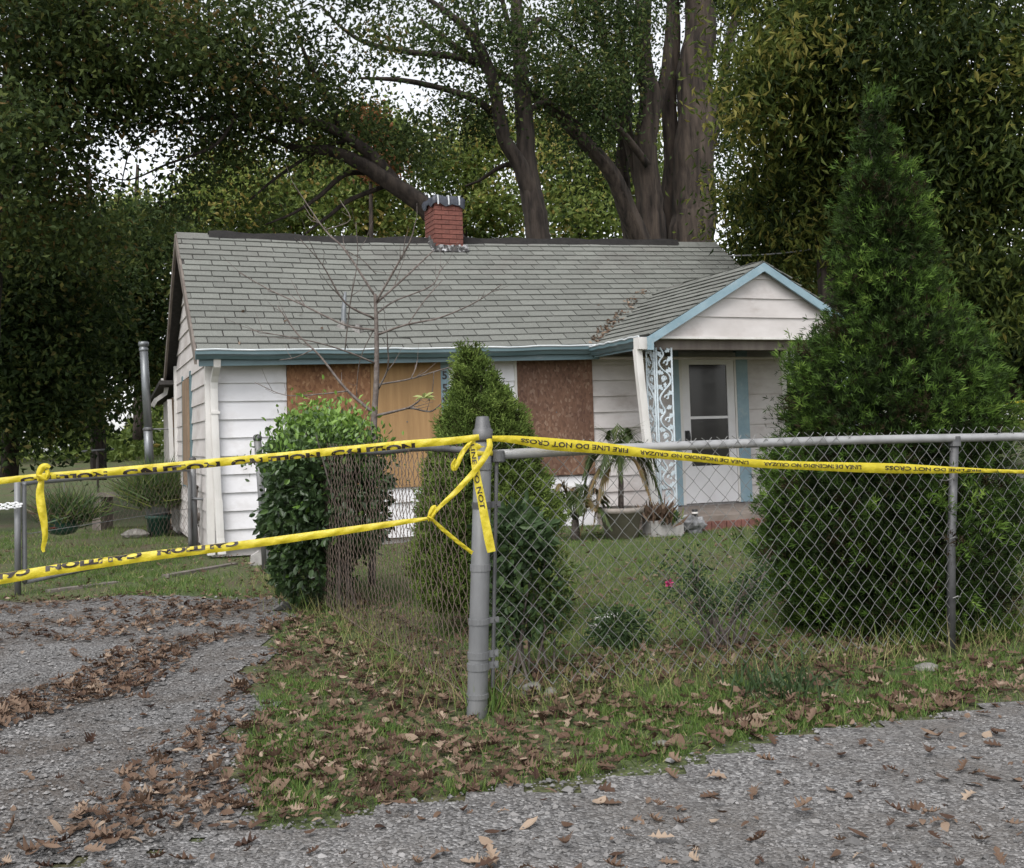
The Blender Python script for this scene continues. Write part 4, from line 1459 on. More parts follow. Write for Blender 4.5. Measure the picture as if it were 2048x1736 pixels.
# loose end hanging down the post
rb = ribbon([(944, 880, 4.81, 16), (947, 905, 4.80, 18), (954, 955, 4.79, 20), (963, 1000, 4.785, 21), (971, 1045, 4.78, 22), (979, 1085, 4.775, 23), (983, 1104, 4.775, 21)], fold=0.12)
t_end = thing('fire_line_tape', 'loose end of yellow fire line tape hanging down the corner post', 'barrier tape', (0, 0, 0))
n_s = rb['S'][-1]
build_tape('band', rb, t_end, [('LINE DO NOT', 0.02, 0.31)], base=-0.62, stretch=1.2, bold=0.001)
wr = MB()
for zz, r_, hh in ((1.205, 0.047, 0.032), (1.175, 0.049, 0.026)):
    c = FA + FD * post_at(zz)[0] + np.array([0, 0, zz])
    wr.lathe([(r_ - 0.002, -hh / 2), (r_, -hh / 2 + 0.003), (r_ + 0.002, 0), (r_ - 0.001, hh / 2 - 0.003), (r_ - 0.003, hh / 2)], c, 18)
wr.build('wrap', 'tape', t_end, True)
rb = ribbon([(945, 880, 4.80, 9), (925, 905, 4.77, 12), (915, 928, 4.765, 12), (908, 940, 4.76, 9), (905, 930, 4.755, 9), (912, 918, 4.755, 8)])
build_tape('loop_end', rb, t_end)
# knotted tail on the upper band
t_tail = thing('caution_tape', 'short yellow tape tail knotted on the upper tape and hanging down', 'caution tape', (0, 0, 0))
rb = ribbon([(84, 956, 4.535, 12), (80, 985, 4.53, 19), (83, 1015, 4.53, 21), (88, 1045, 4.53, 17), (90, 1075, 4.53, 13), (86, 1096, 4.53, 10), (88, 1104, 4.53, 6)], fold=0.5)
build_tape('tail', rb, t_tail)
for rows in ([(78, 962, 4.525, 8), (78, 948, 4.515, 14), (84, 936, 4.51, 18), (93, 932, 4.51, 14), (99, 936, 4.515, 9)], [(92, 960, 4.52, 7), (96, 950, 4.51, 12), (94, 940, 4.51, 10)],
             [(74, 951, 4.515, 7), (84, 954, 4.505, 13), (95, 959, 4.515, 8)]):
    build_tape('knot', ribbon(rows, per=5, fold=0.9), t_tail)
# the post beyond the left edge that both bands are tied to
pe = at_y(-425, 1010, 4.40)
tp = thing('steel_post', 'galvanised driveway post that the caution tapes are tied to', 'post', (pe[0] - 0.03, pe[1], 0))
MB().tube([(0, 0, -0.05), (0, 0, 1.22)], 0.038, 14).build('post', 'steel', tp, True)
MB().lathe([(0.043, 0), (0.043, 0.035), (0.03, 0.055), (0.004, 0.06)], (0, 0, 1.21), 14).build('post_cap', 'steeldark', tp, True)

# ------------------------------------------------------------------ driveway gate
GA = at_z(36, 1190, 0.0)
GB_ = at_z(380, 1106, 0.03)
gdir = GB_ - GA
glen = float(np.linalg.norm(gdir[:2]))
gang = math.atan2(gdir[1], gdir[0])
gate = thing('driveway_gate', 'pipe frame chain link gate standing open beside the house corner', 'gate', GA, gang)
MB().tube([(0, 0, -0.03), (0, 0, 1.0)], 0.027, 12).build('hinge_post', 'steel', gate, True)
fr = MB()
fr.tube(catmull([(0.05, -0.03, 0.10), (0.05, -0.03, 0.5), (0.05, -0.03, 0.92), (0.10, -0.03, 0.965), (0.6, -0.03, 0.97), (glen - 0.55, -0.03, 0.985), (glen - 0.12, -0.03, 0.985), (glen - 0.05, -0.03, 0.93), (glen - 0.05, -0.03, 0.5), (glen - 0.05, -0.03, 0.10)], 5), 0.0205, 10)
fr.build('frame', 'steel', gate, True)
MB().tube([(0.05, -0.03, 0.10), (glen - 0.05, -0.03, 0.10)], 0.017, 8).build('bottom_rail', 'steel', gate, True)
MB().tube([(0.05, -0.03, 0.52), (glen - 0.05, -0.03, 0.54)], 0.0035, 6).build('cross_wire', 'steel', gate, True)
gw = [wire_mesh(0.88, 1, 0.0017, 'wirerust'), wire_mesh(0.88, -1, 0.0017, 'wirerust')]
for i in range(int((glen - 0.14) / WA)):
    link('wire', gw[i % 2], gate, (0.08 + (i + 0.5) * WA, -0.03, 0.10))
gp = thing('gate_post', 'grey steel gate post at the house corner beside the downspout', 'post', GB_ + np.array([0.05, 0.02, 0]))
MB().tube([(0, 0, -0.05), (-0.005, 0, 0.55), (-0.012, 0, 1.06)], 0.036, 14).build('post', 'steel', gp, True)
MB().lathe([(0.04, 0), (0.04, 0.03), (0.028, 0.045), (0.004, 0.05)], (-0.012, 0, 1.05), 14).build('post_cap', 'steeldark', gp, True)
MB().tube([(-0.04, -0.01, 0.62), (0.02, -0.05, 0.62), (0.16, -0.05, 0.61)], 0.015, 8).build('latch_arm', 'steel', gp, True)
# chain looped over the far post
ch = thing('chain', 'white plastic chain looped round the gate hinge post', 'chain', at_y(38, 1008, GA[1] - 0.04))
for j in range(2):
    for i in range(11):
        cx_ = 0.02 - i * 0.034
        cz_ = -0.018 * j * 1.4 + 0.006 * math.sin(i * 0.9 + j)
        ring = []
        for k in range(13):
            th = 2 * math.pi * k / 12
            if i % 2:
                ring.append((cx_ + 0.024 * math.cos(th), -0.03 - j * 0.02, cz_ + 0.013 * math.sin(th)))
            else:
                ring.append((cx_ + 0.024 * math.cos(th), -0.03 - j * 0.02 + 0.012 * math.sin(th), cz_ + 0.005 * math.sin(th)))
        MB().tube(ring, 0.0055, 5, cap=False).build('chain_ring', 'chainwhite', ch, True)

# iron wagon wheel leaning behind the gate post
wc = at_y(392, 1000, 12.75)
wheel = thing('iron_wheel', 'dark spoked iron wheel leaning on the side of the house', 'wheel', (wc[0], wc[1], 0.42), TH + R(75))
ring = [(0.36 * math.cos(2 * math.pi * k / 28), 0, 0.36 * math.sin(2 * math.pi * k / 28)) for k in range(29)]
MB().tube(ring, 0.018, 6, cap=False).build('rim', 'darkwood', wheel, True)
MB().tube([(0, -0.05, 0), (0, 0.05, 0)], 0.05, 10).build('hub', 'darkwood', wheel)
for k in range(10):
    th = 2 * math.pi * k / 10
    MB().tube([(0.04 * math.cos(th), 0, 0.04 * math.sin(th)), (0.35 * math.cos(th), 0, 0.35 * math.sin(th))], 0.008, 5).build('spoke', 'darkwood', wheel)

# ------------------------------------------------------------------ left yard
fp = hp(-0.36, 4.2)
flue = thing('flue_pipe', 'tall grey metal flue pipe with a cap beside the rear of the house', 'pipe', (fp[0], fp[1], 0), TH)
MB().tube([(0.0, 0, 0.0), (-0.02, 0, 0.9)], 0.066, 16).build('lower_pipe', 'flue', flue, True)
MB().tube([(-0.02, 0, 0.88), (-0.045, 0, 1.55)], 0.063, 16).build('middle_pipe', 'flue', flue, True)
MB().tube([(-0.04, 0, 1.53), (-0.09, 0, 2.72)], 0.058, 16).build('upper_pipe', 'flue', flue, True)
MB().lathe([(0.062, 0), (0.066, 0.01), (0.066, 0.045), (0.058, 0.05), (0.058, 0.07), (0.074, 0.075), (0.074, 0.135), (0.06, 0.14)], (-0.09, 0, 2.66), 16).build('cap', 'flue', flue, True)
MB().lathe([(0.066, 0), (0.074, 0.008), (0.074, 0.03), (0.066, 0.038)], (-0.042, 0, 1.50), 16).build('bracket_ring', 'steeldark', flue, True)
MB().tube([(0.02, 0.0, 1.52), (0.32, -0.02, 1.52)], 0.012, 6).build('bracket_arm', 'steel', flue)

# clothes line pole
cl = at_z(222, 985, 0.35)
cpx = at_y(196, 902, cl[1])
clp = thing('clothesline_pole', 'thin grey clothesline pole with crossbar in the side yard', 'pole', (cpx[0], cpx[1], 0))
zt = cpx[2]
MB().tube([(0, 0, 0), (-0.02, 0, zt)], 0.028, 8).build('pole', 'oldwood', clp, True)
MB().tube([(-0.36, 0.1, zt), (0.36, -0.1, zt + 0.03)], 0.024, 8).build('crossbar', 'steel', clp, True)

# old plank bench with pots
b0 = at_z(207, 1060, 0.0)
bench = thing('garden_bench', 'low weathered wooden plank bench in the side yard', 'bench', b0, R(-12))
MB().box(-0.12, 1.35, -0.18, 0.22, 0.52, 0.575).build('plank_seat', 'darkwood', bench)
for a in (-0.02, 1.12):
    MB().box(a - 0.075, a + 0.075, -0.15, 0.18, 0.0, 0.518).build('leg', 'darkwood', bench)


def pot(root, c, r, h, mat, name='pot'):
    m = MB()
    m.lathe([(r * 0.72, 0.0), (r * 0.95, h * 0.82), (r * 1.06, h * 0.83), (r * 1.08, h), (r * 0.96, h), (r * 0.92, h * 0.86), (0.01, h * 0.84)], c, 22)
    return m.build(name, mat, root, True)


def tuft(root, name, mat, c, n, length, width, spread, up=0.9, seed=1, tmpl=T_BLADE, r0=0.05, lo=0.0, hi=1.0):
    g = np.random.default_rng(seed)
    d = g.normal(size=(n, 3)) * spread
    d[:, 2] = np.abs(d[:, 2]) + up
    p = np.asarray(c) + g.normal(size=(n, 3)) * [r0, r0, r0 * 0.4]
    L = length * g.uniform(0.5, 1.15, n)
    return link(name, leaves(name, mat, p, d, L, width, g.uniform(lo, hi, n), tmpl, rng=g), root)


def foliage_ball(root, name, mat, c, rad, n, length, width, seed, tmpl=T_DIAMOND, lo=0.0, hi=1.0, shell=0.5):
    g = np.random.default_rng(seed)
    d = g.normal(size=(n, 3))
    d /= np.linalg.norm(d, axis=1, keepdims=True)
    r = (shell + (1 - shell) * g.random(n)) ** 0.6
    lump = 1 + 0.18 * np.sin(d[:, 0] * 5 + seed) * np.sin(d[:, 1] * 4 + 1) + 0.15 * np.sin(d[:, 2] * 7 + seed)
    p = np.asarray(c) + d * (np.asarray(rad) * (r * lump)[:, None])
    dd = d + g.normal(size=(n, 3)) * 0.7
    return link(name, leaves(name, mat, p, dd, length * g.uniform(0.6, 1.2, n), width * g.uniform(0.7, 1.2, n), g.uniform(lo, hi, n), tmpl, rng=g), root)


q = at_z(318, 1072, 0.0)
pp = thing('potted_plant', 'feathery green plant in a grey bucket on upturned pot near the gate', 'potted plant', q)
pot(pp, (0, 0, 0.0), 0.17, 0.30, 'greenpot', 'lower_pot')
pot(pp, (-0.02, -0.01, 0.29), 0.20, 0.30, 'greypot', 'bucket')
tuft(pp, 'foliage', 'leaf_bush', (0, 0, 0.55), 3600, 0.55, 0.016, 0.95, 0.25, 21, T_BLADE, 0.16, 0.35, 1.0)
q = at_y(125, 1045, 11.2)
hb = thing('hanging_basket', 'dark green hanging basket with red patch and trailing plant on the gate', 'hanging basket', (q[0], q[1], q[2] - 0.13))
hbm = MB().lathe([(0.03, 0), (0.12, 0.02), (0.17, 0.08), (0.195, 0.17), (0.205, 0.2), (0.19, 0.2), (0.18, 0.17), (0.01, 0.15)], (0, 0, 0), 20).build('basket', 'greenpot', hb, True)
MB().lathe([(0.001, 0.0), (0.035, 0.003), (0.04, 0.006), (0.001, 0.007)], (-0.02, -0.172, 0.085), 10).build('red_patch', 'red', hbm)
MB().tube([(0.02, 0, 0.15), (0.02, 0, 0.60)], 0.004, 5).build('hanger', 'steel', hb)
tuft(hb, 'foliage', 'leaf_bush', (0.08, 0, 0.19), 1100, 0.34, 0.016, 1.0, 0.12, 31, T_BLADE, 0.10, 0.2, 0.95)
tuft(hb, 'dry_stems', 'dead_leaf', (-0.02, 0, 0.18), 250, 0.3, 0.014, 1.0, 0.1, 32, T_BLADE, 0.08, 0.2, 0.9)
q = at_z(272, 1075, 0.0)
st = thing('stone', 'brown flat stone beside the bucket in the side yard', 'stone', q)


def rock_mesh(seed, r=(0.1, 0.08, 0.06), n=2):
    import bmesh
    bm = bmesh.new()
    bmesh.ops.create_icosphere(bm, subdivisions=n, radius=1.0)
    g = random.Random(seed)
    ph = [g.uniform(0, 6) for _ in range(6)]
    for v in bm.verts:
        k_ = 1 + 0.16 * math.sin(v.co.x * 2.3 + ph[0]) + 0.14 * math.sin(v.co.y * 2.9 + ph[1]) + 0.10 * math.sin(v.co.z * 3.7 + ph[2]) + g.uniform(-0.05, 0.05)
        v.co = Vector((v.co.x * r[0], v.co.y * r[1], v.co.z * r[2])) * k_
    me = bpy.data.meshes.new('stone')
    bm.to_mesh(me)
    bm.free()
    return me


def rock(name, seed, r, mat, loc, root=None):
    me = rock_mesh(seed, r)
    me.materials.append(M[mat])
    return link(name, me, root, loc)


rock('body', 3, (0.2, 0.14, 0.07), 'stone', (0, 0, 0.05), st)
# concrete block by the wall and edging boards
q = at_z(517, 1132, 0.0)
cb = MB()
pent = [(-0.085, 0, 0.0), (0.09, 0, 0.0), (0.105, 0, 0.075), (0.0, 0, 0.155), (-0.075, 0, 0.11)]
cb.prism(pent, np.array([0, -0.09, 0]), np.array([0, 0.10, 0]))
cbo = cb.build('concrete_block', 'concrete', None, False, q, (0, 0, R(12)))
tag(cbo, 'pale broken concrete block lying below the white front wall', 'concrete block')
for (x0, y0, x1, y1, nm, lb) in ((330, 1152, 470, 1128, 'timber_edging', 'pale timber edging on the grass below the house corner'), (95, 1180, 235, 1163, 'timber_edging', 'grey timber edging lying under the open gate')):
    a, b = at_z(x0, y0, 0.02), at_z(x1, y1, 0.02)
    d = b - a
    L = float(np.linalg.norm(d))
    eo = MB().box(0, L, -0.045, 0.045, 0.0, 0.04).build(nm, 'oldwood', None, False, (a[0], a[1], float(gz(a[0], a[1])) - 0.01), (0, 0, math.atan2(d[1], d[0])))
    tag(eo, lb, 'timber')

# ------------------------------------------------------------------ things by the porch
q = hp(4.07, -1.95)
palm = thing('potted_palm', 'palm with drooping fronds in a large greige pot by the porch', 'potted palm', (q[0], q[1], float(gz(q[0], q[1]))))
pot(palm, (0, 0, 0), 0.235, 0.33, 'terracotta_grey')
MB().lathe([(0.2, 0), (0.15, 0.012), (0.01, 0.02)], (0, 0, 0.28), 18).build('soil', 'soil', palm)
MB().tube([(0, 0, 0.27), (0.012, 0, 0.6), (0.0, 0.01, 0.85)], [0.034, 0.028, 0.018], 10, jit=0.08).build('trunk', 'twig', palm, True)


def frond(root, base, az, length, droop, rise, seed, dead=False, name='frond', lw=0.26):
    g = np.random.default_rng(seed)
    pts = []
    for i in range(15):
        t = i / 14
        r_ = length * t
        z_ = rise * math.sin(min(1.0, t * 1.15) * math.pi * 0.62) - droop * t ** 2.2
        pts.append((base[0] + math.cos(az) * r_ * (1 - 0.2 * t), base[1] + math.sin(az) * r_ * (1 - 0.2 * t), base[2] + z_))
    P = np.array(pts)
    n = 34
    s = np.repeat(np.linspace(0.22, 0.98, n), 2)
    side_ = np.tile([1, -1], n)
    pos = np.stack([np.interp(s * 14, np.arange(15), P[:, i]) for i in range(3)], -1)
    tan = np.stack([np.interp(s * 14, np.arange(15), np.gradient(P[:, i])) for i in range(3)], -1)
    tan /= np.linalg.norm(tan, axis=1, keepdims=True)
    sd = np.cross(tan, [0, 0, 1.0]) * side_[:, None]
    d = tan * 0.8 + sd * 0.75 + np.array([0, 0, -0.35]) + g.normal(size=tan.shape) * 0.06
    L = lw * np.sin(np.pi * np.clip(s * 0.9 + 0.12, 0, 1)) * g.uniform(0.85, 1.1, len(s)) + 0.03
    lo, hi = (0.9, 1.0) if dead else (0.2, 0.8)
    fo = link(name, leaves(name, 'leaf_palm', pos, d, L, 0.017, g.uniform(lo, hi, len(s)), T_BLADE, up=np.tile([0, 0, 1.0], (len(s), 1)), rng=g), root)
    MB().tube(P, [0.009 - 0.007 * i / 14 for i in range(15)], 5).build('rib', 'twig' if dead else 'leaf_palm', fo)
    return fo


for i, (az, L, dr, ri, dd) in enumerate([(0.3, 0.55, 0.55, 0.28, 0), (-0.4, 0.5, 0.55, 0.3, 0), (1.0, 0.45, 0.3, 0.32, 0), (2.2, 0.5, 0.35, 0.3, 0), (2.9, 0.52, 0.45, 0.28, 0), (-2.6, 0.5, 0.4, 0.25, 0), (-1.6, 0.4, 0.2, 0.35, 0), (1.6, 0.35, 0.1, 0.38, 0), (-0.9, 0.45, 0.6, 0.15, 1), (3.4, 0.5, 0.75, 0.05, 1), (0.0, 0.6, 0.45, 0.34, 0), (-0.2, 0.62, 0.75, 0.2, 0), (2.5, 0.55, 0.6, 0.22, 0), (0.7, 0.5, 0.15, 0.42, 0), (-2.0, 0.45, 0.5, 0.3, 0), (3.0, 0.6, 0.95, 0.1, 1)]):
    frond(palm, (0, 0, 0.82), az + TH, L, dr, ri, 40 + i, bool(dd))
q = hp(3.62, -1.75)
p2 = thing('fern_palm', 'low half dead fern palm growing left of the large pot', 'plant', (q[0], q[1], float(gz(q[0], q[1]))))
MB().tube([(0, 0, -0.02), (0.0, 0, 0.22)], [0.05, 0.04], 9, jit=0.1).build('trunk', 'twig', p2, True)
for i in range(15):
    frond(p2, (0, 0, 0.2), i * 0.83 + 0.3, 0.5 + 0.08 * math.sin(i), 0.15 + 0.1 * (i % 3), 0.38 + 0.1 * math.sin(i * 1.7), 70 + i, i % 3 == 0, lw=0.2)
q = hp(4.55, -2.0)
pl = thing('planter_block', 'grey concrete block planter with dry leaves between the pot and porch', 'planter', (q[0], q[1], float(gz(q[0], q[1])) - 0.02), TH)
m = MB()
m.box(-0.20, 0.20, -0.10, -0.07, 0, 0.19).box(-0.20, 0.20, 0.07, 0.10, 0, 0.19).box(-0.20, -0.17, -0.07, 0.07, 0, 0.19).box(0.17, 0.20, -0.07, 0.07, 0, 0.19).box(-0.17, 0.17, -0.07, 0.07, 0, 0.15)
m.build('block', 'concrete', pl)
tuft(pl, 'dry_plant', 'dead_leaf', (-0.05, 0, 0.17), 260, 0.22, 0.02, 0.7, 0.6, 91, T_DIAMOND, 0.07, 0.2, 1.0)
tuft(pl, 'green_plant', 'leaf_bush', (0.06, 0, 0.16), 120, 0.16, 0.02, 0.7, 0.5, 92, T_DIAMOND, 0.06, 0.2, 1.0)
# crumpled plastic by the step
q = hp(5.02, -1.86)
bagm = rock_mesh(9, (0.13, 0.09, 0.11), 3)
gr = random.Random(2)
for v in bagm.vertices:
    v.co *= 1 + gr.uniform(-0.18, 0.18)
bagm.materials.append(M['bag'])
bg = link('plastic_bag', bagm, None, (q[0], q[1], float(gz(q[0], q[1])) + 0.09))
tag(bg, 'crumpled grey plastic bag at the foot of the iron porch post', 'bag')
q = hp(5.2, -1.6, 0.285)
tm = thing('yard_light', 'small black cylindrical lamp on the porch edge', 'lamp', q)
MB().lathe([(0.03, 0), (0.034, 0.005), (0.034, 0.075), (0.03, 0.08)], (0, 0, 0), 14).build('body', 'black', tm, True)
MB().lathe([(0.036, 0.03), (0.037, 0.032), (0.037, 0.05), (0.036, 0.052)], (0, 0, 0), 14).build('ring', 'trim', tm, True)
# white plastic pipe pieces on the lawn
for i, (x0, y0, x1, y1, lb) in enumerate(((1193, 1238, 1238, 1230, 'short bright white plastic pipe lying on the lawn'), (1183, 1252, 1220, 1262, 'dull weathered plastic pipe end half hidden in the lawn'))):
    a, b = at_z(x0, y0, 0.05), at_z(x1, y1, 0.05)
    mid = (a + b) / 2
    pi_ = MB().tube([a - mid, b - mid], 0.021, 12)
    po = pi_.build('plastic_pipe', 'pvc' if i == 0 else 'concrete', None, True, mid)
    tag(po, lb, 'pipe')
# stones along the fence foot
for i, (x, y, r_, lb) in enumerate(((1062, 1385, 0.05, 'rounded brown stone under the fence right of the corner post'), (1100, 1392, 0.035, 'small round stone beside the brown stone under the fence'), (1850, 1345, 0.045, 'pale stone in the grass below the fence line post'), (1320, 1492, 0.03, 'flat grey stone at the edge of the road verge'))):
    q = at_z(x, y, 0.0)
    ro = rock('stone', 20 + i, (r_ * 1.2, r_, r_ * 0.75), 'stone', (q[0], q[1], float(gz(q[0], q[1])) + r_ * 0.3))
    tag(ro, lb, 'stone')

# ------------------------------------------------------------------ evergreens inside the fence
def cone_tree(name, label, cat, Y, rows, n, tmpl, L, W, mat, seed, base_z, fill=0.25, up=0.8, trunk_r=0.05, lump=0.10, dep=1.0, per=28, reach=0.13):
    """rows: (py, left px, right px) silhouette read at the tree's own distance, turned into radii by height"""
    g = np.random.default_rng(seed)
    Z, XC, RR = [], [], []
    for py, a, b in rows:
        pa, pb = at_y(a, py, Y), at_y(b, py, Y)
        Z.append(0.5 * (pa[2] + pb[2]))
        XC.append(0.5 * (pa[0] + pb[0]))
        RR.append(0.5 * (pb[0] - pa[0]))
    o_ = np.argsort(Z)
    Z, XC, RR = np.array(Z)[o_], np.array(XC)[o_], np.array(RR)[o_]
    bx_ = XC[0]
    root = thing(name, label, cat, (bx_, Y, base_z))
    RR = np.maximum(RR - reach, 0.015)
    zs_ = np.linspace(Z[0], Z[-1], 400)
    wts = np.interp(zs_, Z, RR) + 0.02
    nt_ = n // per
    tz = g.choice(zs_, nt_, p=wts / wts.sum()) + g.normal(size=nt_) * 0.008
    th = g.uniform(0, 2 * math.pi, nt_)
    trad = np.interp(tz, Z, RR)
    big = np.sin(th * 3 + tz * 4.1 + seed) * np.sin(tz * 5.3 - th * 2 + 1) + 0.7 * np.sin(th * 7 - tz * 9 + seed) * np.sin(tz * 11 + th * 3)
    tf = (1 + lump * big) * g.uniform(0.72, 1.04, nt_)
    tc = np.stack([np.interp(tz, Z, XC) - bx_ + trad * tf * np.cos(th), trad * tf * np.sin(th) * dep, tz - base_z], -1)
    tdir = np.stack([np.cos(th), np.sin(th), np.full(nt_, up)], -1) + g.normal(size=(nt_, 3)) * 0.30
    tdir /= np.linalg.norm(tdir, axis=1, keepdims=True)
    size = reach * g.uniform(0.6, 1.35, nt_)
    k_ = g.random((nt_, per))
    pos = tc[:, None] + tdir[:, None] * (size[:, None] * k_)[..., None] + g.normal(size=(nt_, per, 3)) * (size[:, None] * (0.30 * (1.05 - k_ * 0.6)))[..., None]
    d = tdir[:, None] * 1.0 + g.normal(size=(nt_, per, 3)) * 0.55
    rnd = np.clip(0.18 + 0.34 * k_ + 0.75 * lump * big[:, None] + 0.16 * g.normal(size=(nt_, 1)) + 0.10 * g.normal(size=(nt_, per)) + 0.5 * (tf[:, None] - 0.9), 0, 1)  # tips lighter; sunken tufts darker, shade of the hollows put into leaf colour
    brown = g.random(nt_) < 0.025
    rnd[brown] = 0.0
    nf = int(n * 0.22)                       # older growth inside, its colour darkened to stand for inner shade
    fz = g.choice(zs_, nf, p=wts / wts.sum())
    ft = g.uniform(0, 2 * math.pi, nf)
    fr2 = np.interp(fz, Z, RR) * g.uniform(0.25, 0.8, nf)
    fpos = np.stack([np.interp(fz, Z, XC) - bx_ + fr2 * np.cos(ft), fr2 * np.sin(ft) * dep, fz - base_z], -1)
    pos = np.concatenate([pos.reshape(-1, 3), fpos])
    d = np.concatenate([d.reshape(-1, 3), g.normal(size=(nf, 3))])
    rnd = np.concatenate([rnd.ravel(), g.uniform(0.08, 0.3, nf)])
    m_ = nt_ * per + nf
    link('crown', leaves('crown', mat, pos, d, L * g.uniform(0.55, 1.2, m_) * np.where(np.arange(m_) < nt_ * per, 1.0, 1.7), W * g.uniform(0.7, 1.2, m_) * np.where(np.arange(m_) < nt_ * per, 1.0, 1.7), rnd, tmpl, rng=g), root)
    MB().tube([(0, 0, -0.05), (XC[len(XC) // 2] - bx_, 0, Z[len(Z) // 2] - base_z), (XC[-1] - bx_, 0, (Z[-1] - base_z) * 0.96)], [trunk_r, trunk_r * 0.6, 0.008], 8, jit=0.08).build('trunk', 'bark', root, True)
    for i in range(26):
        zc = Z[0] + (Z[-1] - Z[0]) * (0.03 + 0.9 * i / 26)
        a_ = i * 2.4
        r_ = float(np.interp(zc, Z, RR)) * 0.8
        xc_ = float(np.interp(zc, Z, XC)) - bx_
        MB().tube([(xc_, 0, zc - base_z - 0.1), (xc_ + r_ * 0.5 * math.cos(a_), r_ * 0.5 * math.sin(a_), zc - base_z - 0.05), (xc_ + r_ * math.cos(a_), r_ * math.sin(a_) * dep, zc - base_z + 0.06)], [0.014, 0.009, 0.004], 5).build('branch', 'bark', root)
    return root


ARB = [(205, 1738, 1758), (235, 1722, 1772), (300, 1698, 1802), (400, 1672, 1850), (500, 1656, 1885), (580, 1654, 1893), (625, 1658, 1900), (655, 1630, 1940), (690, 1590, 1978), (750, 1570, 1995), (820, 1552, 2012), (900, 1540, 2022), (1000, 1500, 2040), (1100, 1492, 2046), (1180, 1530, 2030), (1240, 1560, 2010), (1300, 1600, 1980)]
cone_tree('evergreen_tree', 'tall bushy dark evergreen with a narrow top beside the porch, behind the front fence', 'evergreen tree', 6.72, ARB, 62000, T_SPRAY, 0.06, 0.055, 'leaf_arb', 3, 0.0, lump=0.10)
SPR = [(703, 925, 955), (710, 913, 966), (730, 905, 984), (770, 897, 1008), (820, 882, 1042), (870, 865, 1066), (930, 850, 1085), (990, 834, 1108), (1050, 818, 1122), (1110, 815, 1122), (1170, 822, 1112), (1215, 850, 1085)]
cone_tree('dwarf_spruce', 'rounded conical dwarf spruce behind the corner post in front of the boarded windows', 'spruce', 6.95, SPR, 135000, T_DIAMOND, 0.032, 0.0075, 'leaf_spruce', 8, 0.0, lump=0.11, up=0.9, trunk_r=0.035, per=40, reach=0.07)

# ------------------------------------------------------------------ hedge by the driveway fence
def on_side(t, off, z=0.0):
    return FA + SD * t + FD * off + np.array([0, 0, z])


hc = on_side(3.8, 0.1)
hedge = thing('hedge_shrub', 'dense glossy green hedge shrub with bright new growth on top by the driveway fence', 'shrub', hc)
g = np.random.default_rng(77)
P_, D_, R_, L_ = [], [], [], []
for (t, off, z_, r_, n) in ((4.2, 0.14, 0.78, (0.38, 0.48, 0.55), 2700), (3.75, 0.10, 0.82, (0.46, 0.5, 0.52), 3200), (3.2, 0.14, 0.86, (0.36, 0.4, 0.40), 2000), (3.6, 0.0, 0.40, (0.30, 0.5, 0.36), 1900), (4.2, 0.05, 0.35, (0.26, 0.4, 0.3), 800), (3.55, -0.06, 0.80, (0.29, 0.55, 0.48), 2800)):
    c = on_side(t, off, z_) - hc
    d = g.normal(size=(n, 3))
    d /= np.linalg.norm(d, axis=1, keepdims=True)
    d /= (np.abs(d) ** 4).sum(1, keepdims=True) ** 0.25 * 1.12
    lum = 1 + 0.10 * np.sin(d[:, 0] * 6 + t) * np.sin(d[:, 2] * 7) + 0.08 * np.sin(d[:, 1] * 11 + d[:, 2] * 9)
    p = c + d * np.array(r_) * (g.uniform(0.55, 1.0, n) ** 0.5 * lum)[:, None]
    P_.append(p)
    D_.append(d * 0.7 + g.normal(size=(n, 3)) * 0.6 + np.array([0, 0, -0.25]))
    R_.append(np.clip(g.normal(0.42, 0.17, n) + 0.25 * sstep((p[:, 2] - 0.95) / 0.35), 0, 0.8))
    L_.append(g.uniform(0.045, 0.075, n))
# new shoots on top
n = 4200
t = g.uniform(2.9, 4.6, n)
off = g.normal(0.10, 0.18, n)
zt = 1.06 + 0.26 * np.sin((t - 2.8) / 2.05 * math.pi) ** 0.5 * np.exp(-((off - 0.10) / 0.4) ** 4)
zz = zt + g.normal(0.02, 0.09, n) + 0.12 * (g.random(n) < 0.12) * g.random(n)
p = FA + SD * t[:, None] + FD * off[:, None]
p[:, 2] = zz
P_.append(p - hc)
D_.append(g.normal(size=(n, 3)) * 0.6 + np.array([0, 0, 0.75]))
R_.append(np.clip(g.normal(0.70, 0.10, n) + 0.9 * (zz - zt), 0.35, 1))
L_.append(g.uniform(0.035, 0.06, n))
Lh = np.concatenate(L_)
link('foliage', leaves('foliage', 'leaf_hedge', np.concatenate(P_), np.concatenate(D_), Lh, Lh * 0.62, np.concatenate(R_), T_OVAL, rng=g), hedge)
for i in range(26):
    t = g.uniform(3.2, 4.5)
    a = on_side(t, g.normal(0.1, 0.06), 0.0) - hc
    b = on_side(t + g.normal(0, 0.3), g.normal(0.1, 0.15), g.uniform(1.0, 1.35)) - hc
    MB().tube([a, (a + b) / 2 + g.normal(size=3) * 0.04, b], [0.014, 0.01, 0.004], 5).build('stem', 'twig', hedge)


# ------------------------------------------------------------------ leafless sapling in front of the boarded window
def px_limb(rows, Y, dy=None, per=5, wob=0.0, rg=random.Random(3)):
    """rows (px, py, width px) at distance Y, drifting by dy metres in depth towards the tip"""
    n = len(rows)
    pts = []
    for i, (a, b, w) in enumerate(rows):
        yy = Y + (dy or 0.0) * i / max(1, n - 1)
        p = at_y(a, b, yy)
        pts.append(list(p) + [0.5 * w * yy / FPX])
    P = catmull(pts, per)
    P[:, 3] = np.maximum(P[:, 3], 0.0012)
    return P


